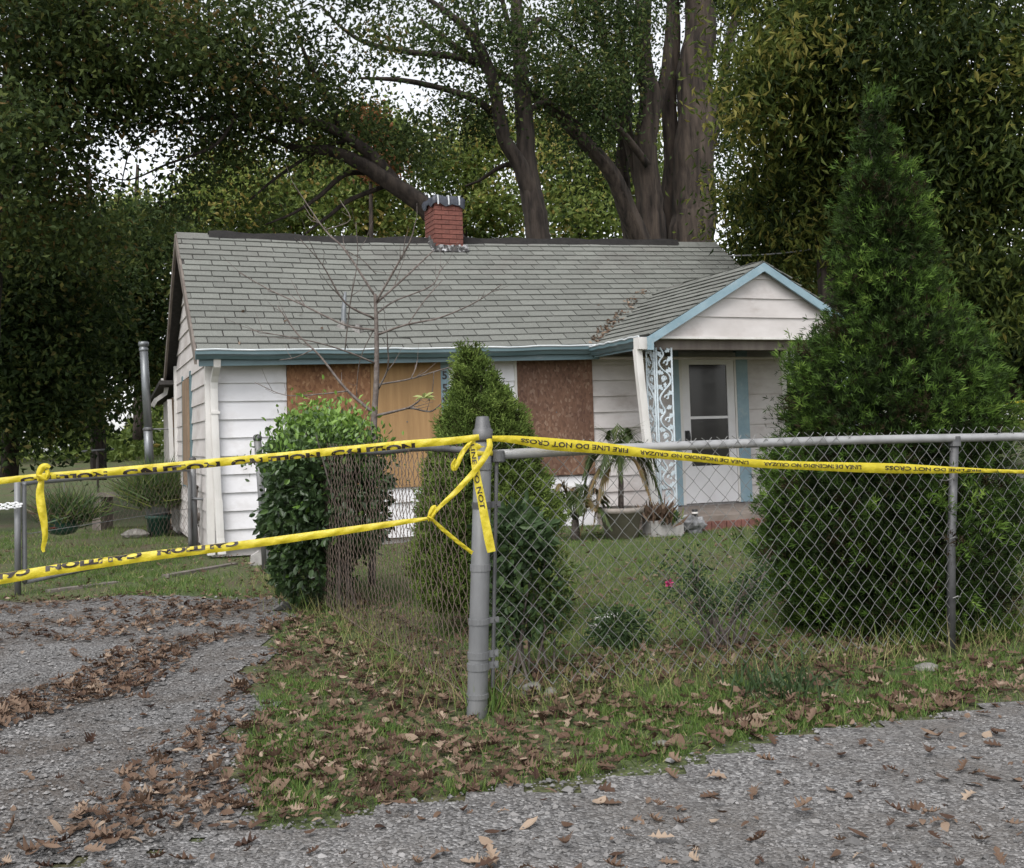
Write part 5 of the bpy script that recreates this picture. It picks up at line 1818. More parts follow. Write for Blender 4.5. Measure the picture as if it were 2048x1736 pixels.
SY = 9.3
sap_base = at_y(744, 1170, SY)
sapling = thing('sapling', 'bare thin sapling with spreading twigs in front of the boarded window', 'sapling', (sap_base[0], SY, 0.0))
so = np.array([sap_base[0], SY, 0.0])


def sap(rows, nm, dy=0.0):
    P = px_limb(rows, SY, dy)
    return MB().tube(P[:, :3] - so, P[:, 3] * 0.82, 7, jit=0.05).build(nm, 'twig', sapling, True)


sap([(744, 1180, 20), (746, 1000, 18), (748, 850, 16), (753, 760, 14), (753, 660, 11), (750, 588, 8)], 'trunk')
SAPB = [([(750, 592, 6), (690, 500, 5), (650, 460, 4), (590, 372, 2)], 0.2), ([(751, 606, 6), (800, 520, 5), (822, 478, 4), (832, 440, 2)], -0.2), ([(753, 606, 6), (810, 555, 5), (868, 500, 3)], 0.35),
        ([(748, 637, 6), (690, 605, 5), (645, 530, 3), (600, 478, 2)], -0.4), ([(748, 660, 6), (690, 650, 5), (610, 612, 4), (540, 580, 3), (478, 545, 2)], 0.3), ([(753, 670, 6), (810, 650, 5), (880, 635, 4), (950, 605, 3), (1005, 568, 2)], -0.3),
        ([(752, 628, 5), (790, 602, 4), (862, 572, 3), (882, 538, 2)], 0.5), ([(751, 727, 5), (690, 702, 4), (620, 682, 3), (500, 660, 2)], -0.5), ([(747, 826, 9), (692, 778, 7), (640, 712, 5), (595, 668, 4), (555, 612, 2)], 0.2),
        ([(750, 832, 8), (800, 820, 6), (820, 814, 5), (840, 800, 3)], -0.15), ([(820, 815, 5), (860, 823, 4), (882, 808, 3), (900, 795, 2)], -0.2), ([(757, 769, 5), (820, 758, 4), (880, 740, 3), (955, 718, 2)], 0.4),
        ([(757, 778, 5), (776, 735, 4), (775, 690, 3), (774, 660, 2)], -0.3), ([(696, 782, 4), (640, 788, 3), (570, 790, 2), (510, 765, 2)], 0.2), ([(690, 700, 3), (700, 610, 3), (715, 520, 2), (712, 445, 2)], -0.3),
        ([(815, 650, 3), (850, 600, 3), (885, 560, 2)], 0.2), ([(690, 500, 3), (725, 520, 2), (752, 548, 2)], 0.1), ([(625, 700, 3), (590, 715, 2), (560, 720, 2)], 0.1), ([(822, 757, 3), (832, 735, 2), (834, 722, 2)], 0.1),
        ([(868, 742, 2), (865, 780, 2), (858, 802, 2)], 0.1), ([(650, 460, 3), (700, 440, 2), (680, 400, 2)], 0.1), ([(752, 650, 3), (720, 720, 2), (712, 800, 2)], 0.2)]
for rows, dy in SAPB:
    sap(rows, 'twig_branch', dy)
gt = random.Random(14)
for rows, dy in SAPB:
    P = px_limb(rows, SY, dy)
    for k_ in range(2 if len(rows) < 4 else 4):
        i = int(len(P) * gt.uniform(0.25, 0.95))
        i = min(max(i, 1), len(P) - 2)
        t_ = P[i + 1, :3] - P[i - 1, :3]
        t_ /= np.linalg.norm(t_)
        dv = t_ * 0.8 + np.array([gt.uniform(-1, 1), gt.uniform(-0.8, 0.8), gt.uniform(-0.5, 1)]) * 0.7
        ln = gt.uniform(0.07, 0.26)
        a_ = P[i, :3] - so
        b_ = a_ + dv * ln * 0.5 + np.array([gt.uniform(-1, 1), 0, gt.uniform(-1, 1)]) * 0.012
        c_ = a_ + dv * ln + np.array([0, 0, ln * 0.15])
        r_ = min(P[i, 3] * 0.6, 0.005)
        MB().tube([a_, b_, c_, c_ + dv * 0.01], [r_, r_ * 0.7, 0.0014, 0.002], 5).build('twig_branch', 'twig', sapling)
lp = at_y(848, 796, SY - 0.15) - so
g2 = np.random.default_rng(5)
dl = np.array([(-1, 0, 0.25), (-0.8, 0.3, -0.1), (0.6, 0, 0.4), (1, 0.1, -0.1), (0.9, -0.3, 0.15), (0.1, -0.5, 0.3)])
link('young_leaf', leaves('young_leaf', 'pale_leaf', np.tile(lp, (6, 1)), dl, np.full(6, 0.10), 0.04, g2.random(6), T_OVAL, up=np.tile([0, -0.6, 1.0], (6, 1)), rng=g2), sapling)

# ------------------------------------------------------------------ shrubs just behind the front fence
q = at_y(1045, 1290, 5.62)
bush = thing('leafy_bush', 'leafy light green bush pressed against the fence right of the corner post', 'bush', (q[0], 5.62, 0))
bo = np.array([q[0], 5.62, 0])
for k, (a, b, ra, n, L, lo, hi) in enumerate(((1035, 1090, (0.19, 0.17, 0.22), 700, 0.07, 0.1, 0.62), (1060, 1190, (0.20, 0.17, 0.22), 700, 0.055, 0.2, 0.8), (1105, 1150, (0.13, 0.12, 0.17), 600, 0.036, 0.6, 1.0), (1100, 1230, (0.12, 0.12, 0.16), 500, 0.034, 0.5, 1.0), (1010, 1230, (0.10, 0.12, 0.2), 300, 0.05, 0.0, 0.5))):
    foliage_ball(bush, 'foliage', 'leaf_bush', at_y(a, b, 5.62) - bo, ra, n, L, L * (0.62 if L > 0.05 else 0.4), 100 + k, T_OVAL, lo, hi, 0.3)
for i in range(9):
    a = np.array([g.normal(0, 0.08), g.normal(0, 0.06), -0.02])
    b = np.array([g.normal(0, 0.14), g.normal(0, 0.1), g.uniform(0.5, 0.85)])
    MB().tube([a, (a + b) / 2 + g.normal(size=3) * 0.03, b], [0.008, 0.006, 0.003], 5).build('stem', 'twig', bush)
q = at_y(1440, 1305, 6.15)
rose = thing('rose_bush', 'sparse twiggy bush with one pink flower behind the front fence', 'bush', (q[0], 6.15, 0))
ro_ = np.array([q[0], 6.15, 0])
tips = []
for i in range(24):
    a_ = g.uniform(0, 6.28)
    r_ = g.uniform(0.12, 0.40)
    h_ = g.uniform(0.28, 0.58)
    b = np.array([r_ * math.cos(a_) * 1.1, r_ * math.sin(a_) * 0.8, h_])
    m_ = b * 0.55 + np.array([0, 0, 0.02]) + g.normal(size=3) * 0.03
    MB().tube(catmull([(g.normal(0, 0.06), g.normal(0, 0.05), -0.02), m_, b], 3), [0.006, 0.0055, 0.005, 0.0045, 0.004, 0.0035, 0.003], 5).build('stem', 'twig', rose)
    tips += [m_ + (b - m_) * k_ for k_ in (0.35, 0.7, 1.0)]
tips = np.array(tips)
n = 1500
idx = g.integers(0, len(tips), n)
p = tips[idx] + g.normal(size=(n, 3)) * 0.045
link('foliage', leaves('foliage', 'leaf_bush', p, g.normal(size=(n, 3)), g.uniform(0.02, 0.036, n), 0.014, np.clip(g.normal(0.2, 0.16, n), 0, 0.8), T_DIAMOND, rng=g), rose)
fq = at_y(1339, 1167, 6.05) - ro_
MB().tube([tips[0] * 0.6, (tips[0] * 0.6 + fq) / 2 + [0, 0, 0.02], fq], [0.005, 0.004, 0.003], 5).build('stem', 'twig', rose)
fd = g.normal(size=(16, 3))
link('flower', leaves('flower', 'pink', np.tile(fq, (16, 1)), fd, np.full(16, 0.028), 0.022, g.random(16), T_OVAL, rng=g), rose)
q = at_z(1235, 1290, 0.02)
wd = thing('weed_clump', 'low bright green weed clump beside the white plastic pipe', 'plant', q)
foliage_ball(wd, 'foliage', 'leaf_bush', (0, 0, 0.10), (0.20, 0.14, 0.14), 900, 0.05, 0.014, 130, T_DIAMOND, 0.15, 0.7, 0.1)
q = at_z(1560, 1390, 0.0)
wd = thing('weed_clump', 'dark green weed clump at the foot of the front fence', 'plant', q)
tuft(wd, 'foliage', 'leaf_bush', (0, 0, 0), 300, 0.12, 0.010, 0.9, 0.6, 131, T_BLADE, 0.12, 0.0, 0.4)
q = at_z(975, 1425, 0.0)
wd = thing('grass_tuft', 'tall grass tuft growing at the foot of the corner post', 'grass tuft', q)
tuft(wd, 'blades', 'grass', (0, 0, 0), 90, 0.26, 0.007, 0.35, 1.1, 132, T_BLADE, 0.05, 0.2, 0.8)

# ------------------------------------------------------------------ grass, fallen leaves, gravel stones
ROADP, DRIVEP = np.array(ROAD), np.array(DRIVE)


def uv_of(x, y):
    return (x - H0[0]) * HU[0] + (y - H0[1]) * HU[1], (x - H0[0]) * HV[0] + (y - H0[1]) * HV[1]


def free(x, y):
    """not inside the house, the porch, the driveway or the road"""
    u, v = uv_of(x, y)
    inh = (u > -0.05) & (u < 7.7) & (v > -0.05) & (v < 6.7)
    inp = (u > 4.7) & (u < 7.65) & (v > -1.72) & (v < 0.1)
    return ~(inh | inp) & ~in_poly(x, y, DRIVEP) & ~in_poly(x, y, ROADP)


def patch(x, y, s=1.0, ph=0.0):
    return 0.5 + 0.5 * (0.5 * np.sin(x * 2.1 * s + ph) * np.sin(y * 1.7 * s + 1.3 * ph) + 0.3 * np.sin(x * 5.3 * s - y * 3.1 * s + ph) + 0.3 * np.sin(x * 9.1 * s + y * 11.3 * s))


def scatter(n, dmin, dmax, half, g, skew=1.0):
    """points on the ground in the wedge the camera side of the scene needs, denser near"""
    d = dmin * (dmax / dmin) ** (g.random(n) ** skew)
    k = g.uniform(-half, half, n)
    return k * d, d


g = np.random.default_rng(200)
gx, gy = scatter(420000, 3.3, 17.0, 0.72, g, 0.95)
keep = free(gx, gy)
s_side = (gx - FA[0]) * FD[0] + (gy - FA[1]) * FD[1]
v_f = (gx - FA[0]) * SD[0] + (gy - FA[1]) * SD[1]
inside_yard = (s_side > 0) & (v_f > 0)
dens = np.where(inside_yard, 0.55 + 0.45 * patch(gx, gy, 0.8, 1.0), 0.18 + 0.8 * (patch(gx, gy, 1.1, 2.0) > 0.50))
dens *= np.where((v_f > -0.05) & (v_f < 0.5) & (s_side > -0.2), 0.25, 1.0)
dens *= np.where((np.abs(s_side) < 0.45) & (v_f > 0), 0.3, 1.0)
keep &= g.random(len(gx)) < dens
gx, gy, iy, pt = gx[keep], gy[keep], inside_yard[keep], None
n = len(gx)
pos = np.stack([gx, gy, gz(gx, gy) - 0.004], -1)
d = g.normal(size=(n, 3)) * 0.55
d[:, 2] = 1.0
Lg = g.uniform(0.03, 0.10, n) * np.where(iy, 0.75, 1.15) * np.clip(0.55 + gy * 0.02, 0.5, 1.0)
rg_ = np.clip(g.normal(0.42, 0.22, n) + 0.25 * (patch(gx, gy, 1.7, 4.0) - 0.5) + (g.random(n) < 0.08) * 0.5 + np.where(iy & (gy < 9), 0.12, 0.0), 0, 1)
near = gy < 6.5
stuff(link('grass', leaves('grass', 'grass', pos[near], d[near], Lg[near], 0.0045, rg_[near], T_BLADE, rng=g)), 'short patchy green grass on the road verge and by the fence', 'grass')
stuff(link('lawn_grass', leaves('lawn_grass', 'grass', pos[~near], d[~near], Lg[~near], 0.007, rg_[~near], T_TRI, rng=g)), 'short green lawn grass inside the yard', 'grass')
# dry stalks along the foot of both fences
n = 2600
tt = g.uniform(0, 5.6, n)
fr_ = g.random(n) < 0.6
p = np.where(fr_[:, None], FA + FD * tt[:, None] + SD * g.normal(0.05, 0.10, n)[:, None], FA + SD * tt[:, None] + FD * g.normal(0.0, 0.14, n)[:, None])
p[:, 2] = gz(p[:, 0], p[:, 1])
d = g.normal(size=(n, 3)) * 0.5
d[:, 2] = 1.0
stuff(link('dry_weeds', leaves('dry_weeds', 'grass', p, d, g.uniform(0.06, 0.30, n), 0.0035, np.clip(g.normal(0.8, 0.2, n), 0, 1), T_BLADE, rng=g)), 'dry straw coloured weeds along the foot of the fences', 'weeds')


def oak_leaf(seed):
    g_ = random.Random(seed)
    half = [(0.0, 0.012), (0.12, 0.035), (0.20, 0.17), (0.29, 0.06), (0.40, 0.29), (0.50, 0.085), (0.63, 0.27), (0.72, 0.08), (0.84, 0.15), (1.0, 0.0)]
    c1, c2, c3 = g_.uniform(-0.3, 2.2), g_.uniform(-1.0, 1.1), g_.uniform(-0.9, 0.9)
    V, F = [], []
    for i, (x, y) in enumerate(half):
        for sg in (0, 1, -1):
            yy = y * sg * g_.uniform(0.85, 1.15)
            z_ = c1 * yy * yy * 1.4 + c2 * (x - 0.5) ** 2 * 0.9 + c3 * x * yy * 0.9 + abs(yy) * 0.35 * g_.uniform(0.2, 1.0)
            V.append((x - 0.45, yy, z_))
    for i in range(len(half) - 1):
        a = 3 * i
        F += [(a, a + 3, a + 4), (a, a + 4, a + 1), (a, a + 5, a + 3), (a, a + 2, a + 5)]
    return np.array(V), np.array(F)


def plain_leaf(seed):
    g_ = random.Random(seed)
    V, F = [], []
    c1, c2 = g_.uniform(-0.2, 2.0), g_.uniform(-0.8, 0.9)
    wd_ = g_.uniform(0.14, 0.24)
    xs = [0.0, 0.18, 0.4, 0.62, 0.82, 1.0]
    for x_ in xs:
        for sg in (0, 1, -1):
            yy = wd_ * math.sin(math.pi * min(1, x_ * 0.96 + 0.02)) ** 0.8 * sg * g_.uniform(0.8, 1.1)
            V.append((x_ * 0.75 - 0.35, yy, c1 * yy * yy * 1.6 + c2 * (x_ - 0.5) ** 2 * 0.6))
    for i_ in range(len(xs) - 1):
        a_ = 3 * i_
        F += [(a_, a_ + 3, a_ + 4), (a_, a_ + 4, a_ + 1), (a_, a_ + 5, a_ + 3), (a_, a_ + 2, a_ + 5)]
    return np.array(V), np.array(F)


OAK = [oak_leaf(0), plain_leaf(1), oak_leaf(2), oak_leaf(3), plain_leaf(4), oak_leaf(5), plain_leaf(6), oak_leaf(7)]


def litter(n, g):
    """leaf positions: thick on the verge and down the middle of the driveway, thin elsewhere"""
    x, y = scatter(n, 2.9, 14.0, 0.68, g, 0.9)
    ss = (x - FA[0]) * FD[0] + (y - FA[1]) * FD[1]
    vv = (x - FA[0]) * SD[0] + (y - FA[1]) * SD[1]
    w = np.full(n, 0.05)
    drive = in_poly(x, y, DRIVEP)
    road = in_poly(x, y, ROADP)
    verge = ~drive & ~road & ((vv < 0.15) | (ss < 0.1))
    w[verge] = np.where(patch(x, y, 1.1, 2.0) > 0.52, 0.22, 0.60)[verge]
    cl_ = x - (-2.6 + (y - 4.2) * 0.20)                   # centre strip of the driveway
    w[verge & (y < 5.0)] = np.where(patch(x, y, 1.5, 2.7) > 0.42, 0.62, 0.25)[verge & (y < 5.0)]
    w[drive] = 0.022
    w[drive & (np.abs(cl_ + 0.1 * np.sin(y * 3)) < 0.27)] = 1.3
    w[drive & (y > 7.0)] = np.where(patch(x, y, 1.2, 8.0) > 0.45, 0.85, 0.12)[drive & (y > 7.0)]
    w[drive & (x > -1.5) & (y < 7)] = 0.4
    w[road] = 0.03
    edge = road & (patch(x, y, 1.3, 6.0) > 0.6)
    w[edge] = 0.08
    yard = (ss > 0.1) & (vv > 0.15)
    w[yard] = (0.16 * (patch(x, y, 0.9, 3.0) > 0.35))[yard]
    w[yard & (vv < 0.8)] = 0.75
    w[(np.abs(ss) < 0.4) & (vv > 0)] = 0.75
    left = (ss < -0.2) & (y > 9.2)
    w[left] = 0.10
    w *= 0.45 + 0.75 * patch(x, y, 1.9, 5.0)
    w *= free(x, y) | drive | road
    k_ = g.random(n) < w
    return x[k_], y[k_]


g = np.random.default_rng(301)
lx, ly = litter(64000, g)
order = np.argsort(ly)
lx, ly = lx[order], ly[order]
n = len(lx)
Ls = 0.03 + 0.065 * g.random(n) ** 1.4 * np.where(ly > 9, 0.8, 1.0)
yaw = g.uniform(0, 2 * math.pi, n)
tilt = g.normal(0, 0.24, (n, 2))
lrnd = np.clip(g.normal(0.45, 0.26, n), 0, 1)
lz = gz(lx, ly) + 0.015 + np.abs(g.normal(0, 0.012, n))
cyw, syw = np.cos(yaw), np.sin(yaw)
NLEAF = 290
in_view = np.nonzero((np.abs(lx / ly) < 0.47) & (ly > 3.05))[0]
pick = set(in_view[np.linspace(0, min(len(in_view) - 1, 900), NLEAF).astype(int)].tolist())
leaf_me = {}
for v in range(8):
    for c in range(4):
        V, F = OAK[v]
        leaf_me[(v, c)] = np_mesh('fallen_leaf', V, F, 'dead_leaf', np.full(len(V), (0.12, 0.4, 0.65, 0.92)[c]))
LV, LF, LR = [], [], []
k0 = 0
for i in range(n):
    v = i % 8
    V, F = OAK[v]
    if i in pick:
        o = link('fallen_leaf', leaf_me[(v, min(3, int(lrnd[i] * 4)))], GROUND, (lx[i], ly[i], lz[i]), (tilt[i, 0], tilt[i, 1], yaw[i]))
        o.scale = (Ls[i],) * 3
        continue
    W_ = V * Ls[i]
    X = W_[:, 0] * cyw[i] - W_[:, 1] * syw[i]
    Yv = W_[:, 0] * syw[i] + W_[:, 1] * cyw[i]
    Zv = W_[:, 2] + W_[:, 0] * tilt[i, 1] + W_[:, 1] * tilt[i, 0]
    LV.append(np.stack([X + lx[i], Yv + ly[i], Zv + lz[i]], -1))
    LF.append(F + k0)
    LR.append(np.full(len(V), lrnd[i]))
    k0 += len(V)
stuff(link('fallen_leaves', np_mesh('fallen_leaves', np.concatenate(LV), np.concatenate(LF), 'dead_leaf', np.concatenate(LR))), 'brown curled oak leaves littering the driveway and verge', 'fallen leaves')
# a few leaves caught in the porch valley and on the roof
g = np.random.default_rng(5)
rl = []
for i in range(150):
    t = g.random()
    u = 4.68 + (6.0 - 4.68) * t + g.normal(0, 0.04) - 0.05
    v = -0.28 + (0.75 + 0.28) * t
    if g.random() < 0.6 * t:
        continue
    rl.append((u, v + g.normal(0, 0.03)))
rl += [(0.33, -0.2), (0.45, 0.35), (1.3, 0.05), (1.1, 0.3), (5.1, 0.45), (0.9, 0.2)]
for i, (u, v) in enumerate(rl):
    p = on_roof(u, v, 0.02 + abs(g.normal(0, 0.015)))
    o = link('fallen_leaf', leaf_me[(i % 8, int(g.integers(1, 4)))], roof, p, (ANG + g.normal(0, 0.4), g.normal(0, 0.4), g.uniform(0, 6)))
    o.scale = (g.uniform(0.05, 0.09),) * 3
# loose gravel
g = np.random.default_rng(401)
px_, py_ = scatter(26000, 2.9, 9.0, 0.55, g, 1.2)
kp = in_poly(px_, py_, DRIVEP) | in_poly(px_, py_, ROADP)
px_, py_ = px_[kp], py_[kp]
n = len(px_)
OCT = np.array([(1, 0, 0), (-1, 0, 0), (0, 1, 0), (0, -1, 0), (0, 0, 1), (0, 0, -1), (0.6, 0.6, 0.5), (-0.6, -0.5, 0.55)], float)
OCF = np.array([(0, 2, 6), (2, 4, 6), (4, 0, 6), (2, 1, 4), (1, 7, 4), (1, 3, 7), (3, 4, 7), (3, 0, 4), (2, 0, 5), (1, 2, 5), (3, 1, 5), (0, 3, 5)])
sz = 0.0034 * np.exp(np.abs(g.normal(0, 0.55, n)))
sc3 = np.stack([g.uniform(0.8, 1.5, n), g.uniform(0.7, 1.2, n), g.uniform(0.5, 0.9, n)], -1) * sz[:, None]
yw = g.uniform(0, 6.28, n)
V = OCT[None] * sc3[:, None, :] * g.uniform(0.75, 1.25, (n, 8, 1))
X = V[..., 0] * np.cos(yw)[:, None] - V[..., 1] * np.sin(yw)[:, None]
Yv = V[..., 0] * np.sin(yw)[:, None] + V[..., 1] * np.cos(yw)[:, None]
V = np.stack([X + px_[:, None], Yv + py_[:, None], V[..., 2] + (gz(px_, py_) + 0.012)[:, None]], -1)
F = OCF[None] + (np.arange(n) * 8)[:, None, None]
stuff(link('gravel', np_mesh('gravel', V.reshape(-1, 3), F.reshape(-1, 3), 'pebble', np.repeat(g.random(n), 8))), 'loose grey gravel on the driveway and road', 'gravel')

# ------------------------------------------------------------------ trees behind the house
GAPS = [(238, 348, 112, 78, 0.985), (315, 285, 95, 48, 0.93), (195, 300, 45, 40, 0.8), (290, 395, 45, 40, 0.9), (682, 58, 50, 46, 0.9), (640, 96, 46, 28, 0.75), (600, 30, 34, 36, 0.85), (812, 158, 122, 48, 0.97), (835, 208, 80, 32, 0.95), (1390, 110, 60, 170, 0.72), (1300, 160, 48, 190, 0.65), (758, 222, 60, 40, 0.85),
        (440, 22, 45, 22, 0.6), (1042, 15, 25, 45, 0.92), (765, 22, 60, 28, 0.75), (875, 18, 55, 25, 0.8), (930, 95, 32, 30, 0.7), (545, 128, 40, 24, 0.6), (410, 170, 30, 25, 0.5), (640, 405, 290, 80, 0.88), (980, 350, 140, 110, 0.78), (1150, 400, 120, 90, 0.85), (1385, 330, 62, 190, 0.8), (1300, 400, 60, 120, 0.85), (1300, 200, 45, 120, 0.55), (1052, 300, 45, 190, 0.8), (1000, 210, 40, 80, 0.6), (760, 340, 110, 50, 0.6), (1230, 340, 60, 60, 0.7), (1110, 60, 40, 60, 0.6), (1440, 60, 18, 60, 0.75), (985, 30, 40, 40, 0.5)]
FGAPS = [(238, 335, 105, 70, 0.98), (320, 285, 90, 48, 0.95), (800, 165, 130, 60, 0.95), (840, 212, 75, 34, 0.9), (680, 60, 60, 60, 0.9)]


def crown(root, org, blobs, mat, seed, gaps=GAPS, leafL=0.112, leafW=0.062, per=168, dens=6.5, clump=0.44, tint=0.0, tag_name='crown', droop=0.35):
    g = np.random.default_rng(seed)
    C = []
    for (px, py, rx, ry, Y, dY) in blobs:
        c = at_y(px, py, Y)
        k = Y / FPX
        r = np.array([rx * k, dY, ry * k])
        n = int(math.pi * r[0] * r[2] * dens) + 3
        d = g.normal(size=(n, 3))
        d /= np.linalg.norm(d, axis=1, keepdims=True)
        C.append(c + d * r * (g.random(n) ** 0.42)[:, None])
    C = np.concatenate(C)
    dd = C - CAM
    zz = dd @ _f
    X = CX + FPX * (dd @ RTV) / zz
    Yp = CY - FPX * (dd @ UPV) / zz
    kp = np.ones(len(C), bool)
    for (a, b, ra, rb_, pr_) in gaps:
        q_ = ((X - a) / ra) ** 2 + ((Yp - b) / rb_) ** 2
        pk = pr_ * np.clip((1.35 - q_) / 0.6, 0, 1)
        kp &= g.random(len(C)) > pk
    C = C[kp]
    nc = len(C)
    cnt = per
    off = g.normal(size=(nc, cnt, 3)) * (clump * g.uniform(0.6, 1.2, (nc, 1, 1))) * np.array([1, 1, 0.7])
    pos = (C[:, None] + off).reshape(-1, 3) - org
    n = len(pos)
    cr = np.repeat(g.normal(0.42 + tint, 0.27, nc), cnt)
    rnd = np.clip(cr + g.normal(0, 0.16, n) + (g.random(n) < 0.025) * 0.5, 0, 1)
    d = g.normal(size=(n, 3)) + np.array([0, 0, -droop])
    o = link(tag_name, leaves(tag_name, mat, pos, d, leafL * g.uniform(0.6, 1.25, n), leafW * g.uniform(0.7, 1.2, n), rnd, T_DIAMOND, rng=g), root)
    return o


def tree(name, label, base, limbs, blobs, mat, seed, bark='bark', cat='tree', group=None, **kw):
    """limbs: (part name, rows, depth, drift); the first starts at the ground"""
    org = np.array([base[0], base[1], float(gz(base[0], base[1]))])
    root = thing(name, label, cat, org, 0, group)
    rgx = random.Random(seed)
    for nm, rows, Y, dy in limbs:
        P = px_limb(rows, Y, dy, 6)
        P[:, :3] += np.array([[rgx.uniform(-1, 1) * 0.05 * p[3] for _ in range(3)] for p in P])
        MB().tube(P[:, :3] - org, P[:, 3], 22 if P[0, 3] > 0.15 else 8, jit=0.025, rr=rgx, ridge=0.13).build(nm, bark, root, True)
    if blobs:
        crown(root, org, blobs, mat, seed, **kw)
    return root


def tx_(px, Y):
    return ((px - CX) / FPX * Y, Y)


# thick twin trunked oak
tree('oak_tree', 'huge twin trunked tree rising behind the roof beside the porch gable', tx_(1385, 25), [
    ('trunk', [(1372, 890, 104), (1375, 700, 96), (1380, 500, 90), (1388, 420, 86), (1384, 330, 80), (1394, 240, 80), (1388, 150, 70), (1400, 60, 62), (1396, -90, 52), (1400, -300, 30)], 25, 0),
    ('second_trunk', [(1318, 880, 70), (1306, 500, 58), (1300, 400, 52), (1291, 300, 46), (1302, 200, 40), (1284, 100, 36), (1290, -60, 30), (1280, -260, 16)], 24.4, 0),
    ('limb', [(1312, 540, 40), (1262, 440, 38), (1225, 350, 30), (1165, 280, 26), (1090, 205, 22), (1000, 150, 18), (920, 100, 14), (840, 40, 9)], 24.2, -2.5),
    ('limb', [(1290, 420, 24), (1262, 300, 26), (1235, 190, 24), (1205, 80, 18), (1180, -60, 12)], 24.6, 1.0),
    ('second_trunk', [(1345, 880, 60), (1338, 520, 46), (1335, 420, 40), (1345, 320, 34), (1338, 200, 30), (1350, 80, 24), (1345, -80, 16)], 25.4, 0),
    ('second_trunk', [(1275, 880, 44), (1268, 520, 36), (1255, 430, 30), (1245, 330, 26), (1255, 200, 22), (1240, 60, 18), (1245, -80, 12)], 25.6, 0),
    ('limb', [(1395, 330, 30), (1440, 230, 22), (1455, 100, 18), (1490, -40, 12)], 25, 1.0),
    ('limb', [(1300, 260, 22), (1330, 150, 20), (1340, 40, 16), (1345, -80, 12)], 24.6, -0.5),
    ('limb', [(1295, 330, 16), (1240, 260, 12), (1180, 210, 9), (1120, 130, 6)], 24.0, -1.5)],
    [(1180, 110, 120, 130, 24, 2.2), (1210, 40, 110, 90, 23.5, 1.6), (1420, 30, 90, 90, 27, 1.5), (1330, 180, 90, 120, 26.5, 1.6), (1220, 270, 70, 90, 25.5, 1.5), (1200, 340, 60, 60, 26, 1.2), (1330, -90, 240, 60, 24, 3), (1150, 330, 50, 60, 26, 1.2), (1440, 330, 45, 130, 27, 1.5), (1190, 180, 70, 90, 22.5, 0.8)],
    'leaf_dark', 501, 'barkpale')
# forked tree
tree('oak_tree', 'forked tree with arching limbs behind the middle of the roof', tx_(1075, 22), [
    ('trunk', [(1086, 880, 60), (1080, 600, 52), (1075, 480, 47), (1068, 420, 45), (1053, 340, 40), (1049, 260, 36), (1043, 180, 32), (1036, 80, 25), (1030, -60, 20), (1030, -200, 10)], 22, 0),
    ('limb', [(1066, 400, 34), (1040, 330, 30), (1010, 280, 27), (998, 225, 25), (985, 160, 22), (962, 100, 20), (925, 50, 15), (860, 0, 9), (800, -40, 5)], 22, -1.5),
    ('limb', [(1002, 240, 18), (950, 200, 15), (880, 176, 12), (800, 160, 10), (718, 156, 5)], 21.8, -1.8),
    ('limb', [(975, 130, 16), (900, 112, 13), (820, 104, 11), (740, 88, 10), (690, 60, 7), (640, 10, 4)], 21.5, -2),
    ('limb', [(1040, 110, 15), (1075, 40, 13), (1130, 80, 10), (1180, 130, 7)], 22, 1.5),
    ('limb', [(1046, 230, 14), (1090, 205, 12), (1140, 235, 8), (1165, 250, 5)], 22, 1.0),
    ('limb', [(1058, 340, 12), (1010, 330, 10), (960, 360, 6), (930, 372, 4)], 22, 0.4),
    ('limb', [(985, 165, 12), (960, 110, 10), (955, 60, 8), (940, 0, 5)], 21.8, 0.6),
    ('limb', [(1036, 90, 12), (1012, 30, 10), (1000, -30, 7)], 22, -0.5)],
    [(980, 40, 120, 80, 21, 2.0), (1080, 90, 90, 110, 22.5, 1.8), (900, 60, 90, 60, 20.5, 1.5), (960, 190, 70, 60, 21.5, 1.2), (1080, 190, 60, 70, 22.5, 1.0), (900, 230, 80, 40, 22, 1.0), (950, 290, 80, 50, 22.5, 1.0), (960, -90, 200, 60, 21.5, 2.5), (780, 110, 80, 25, 20.5, 0.8)],
    'leaf_dark', 502, dens=5.5)
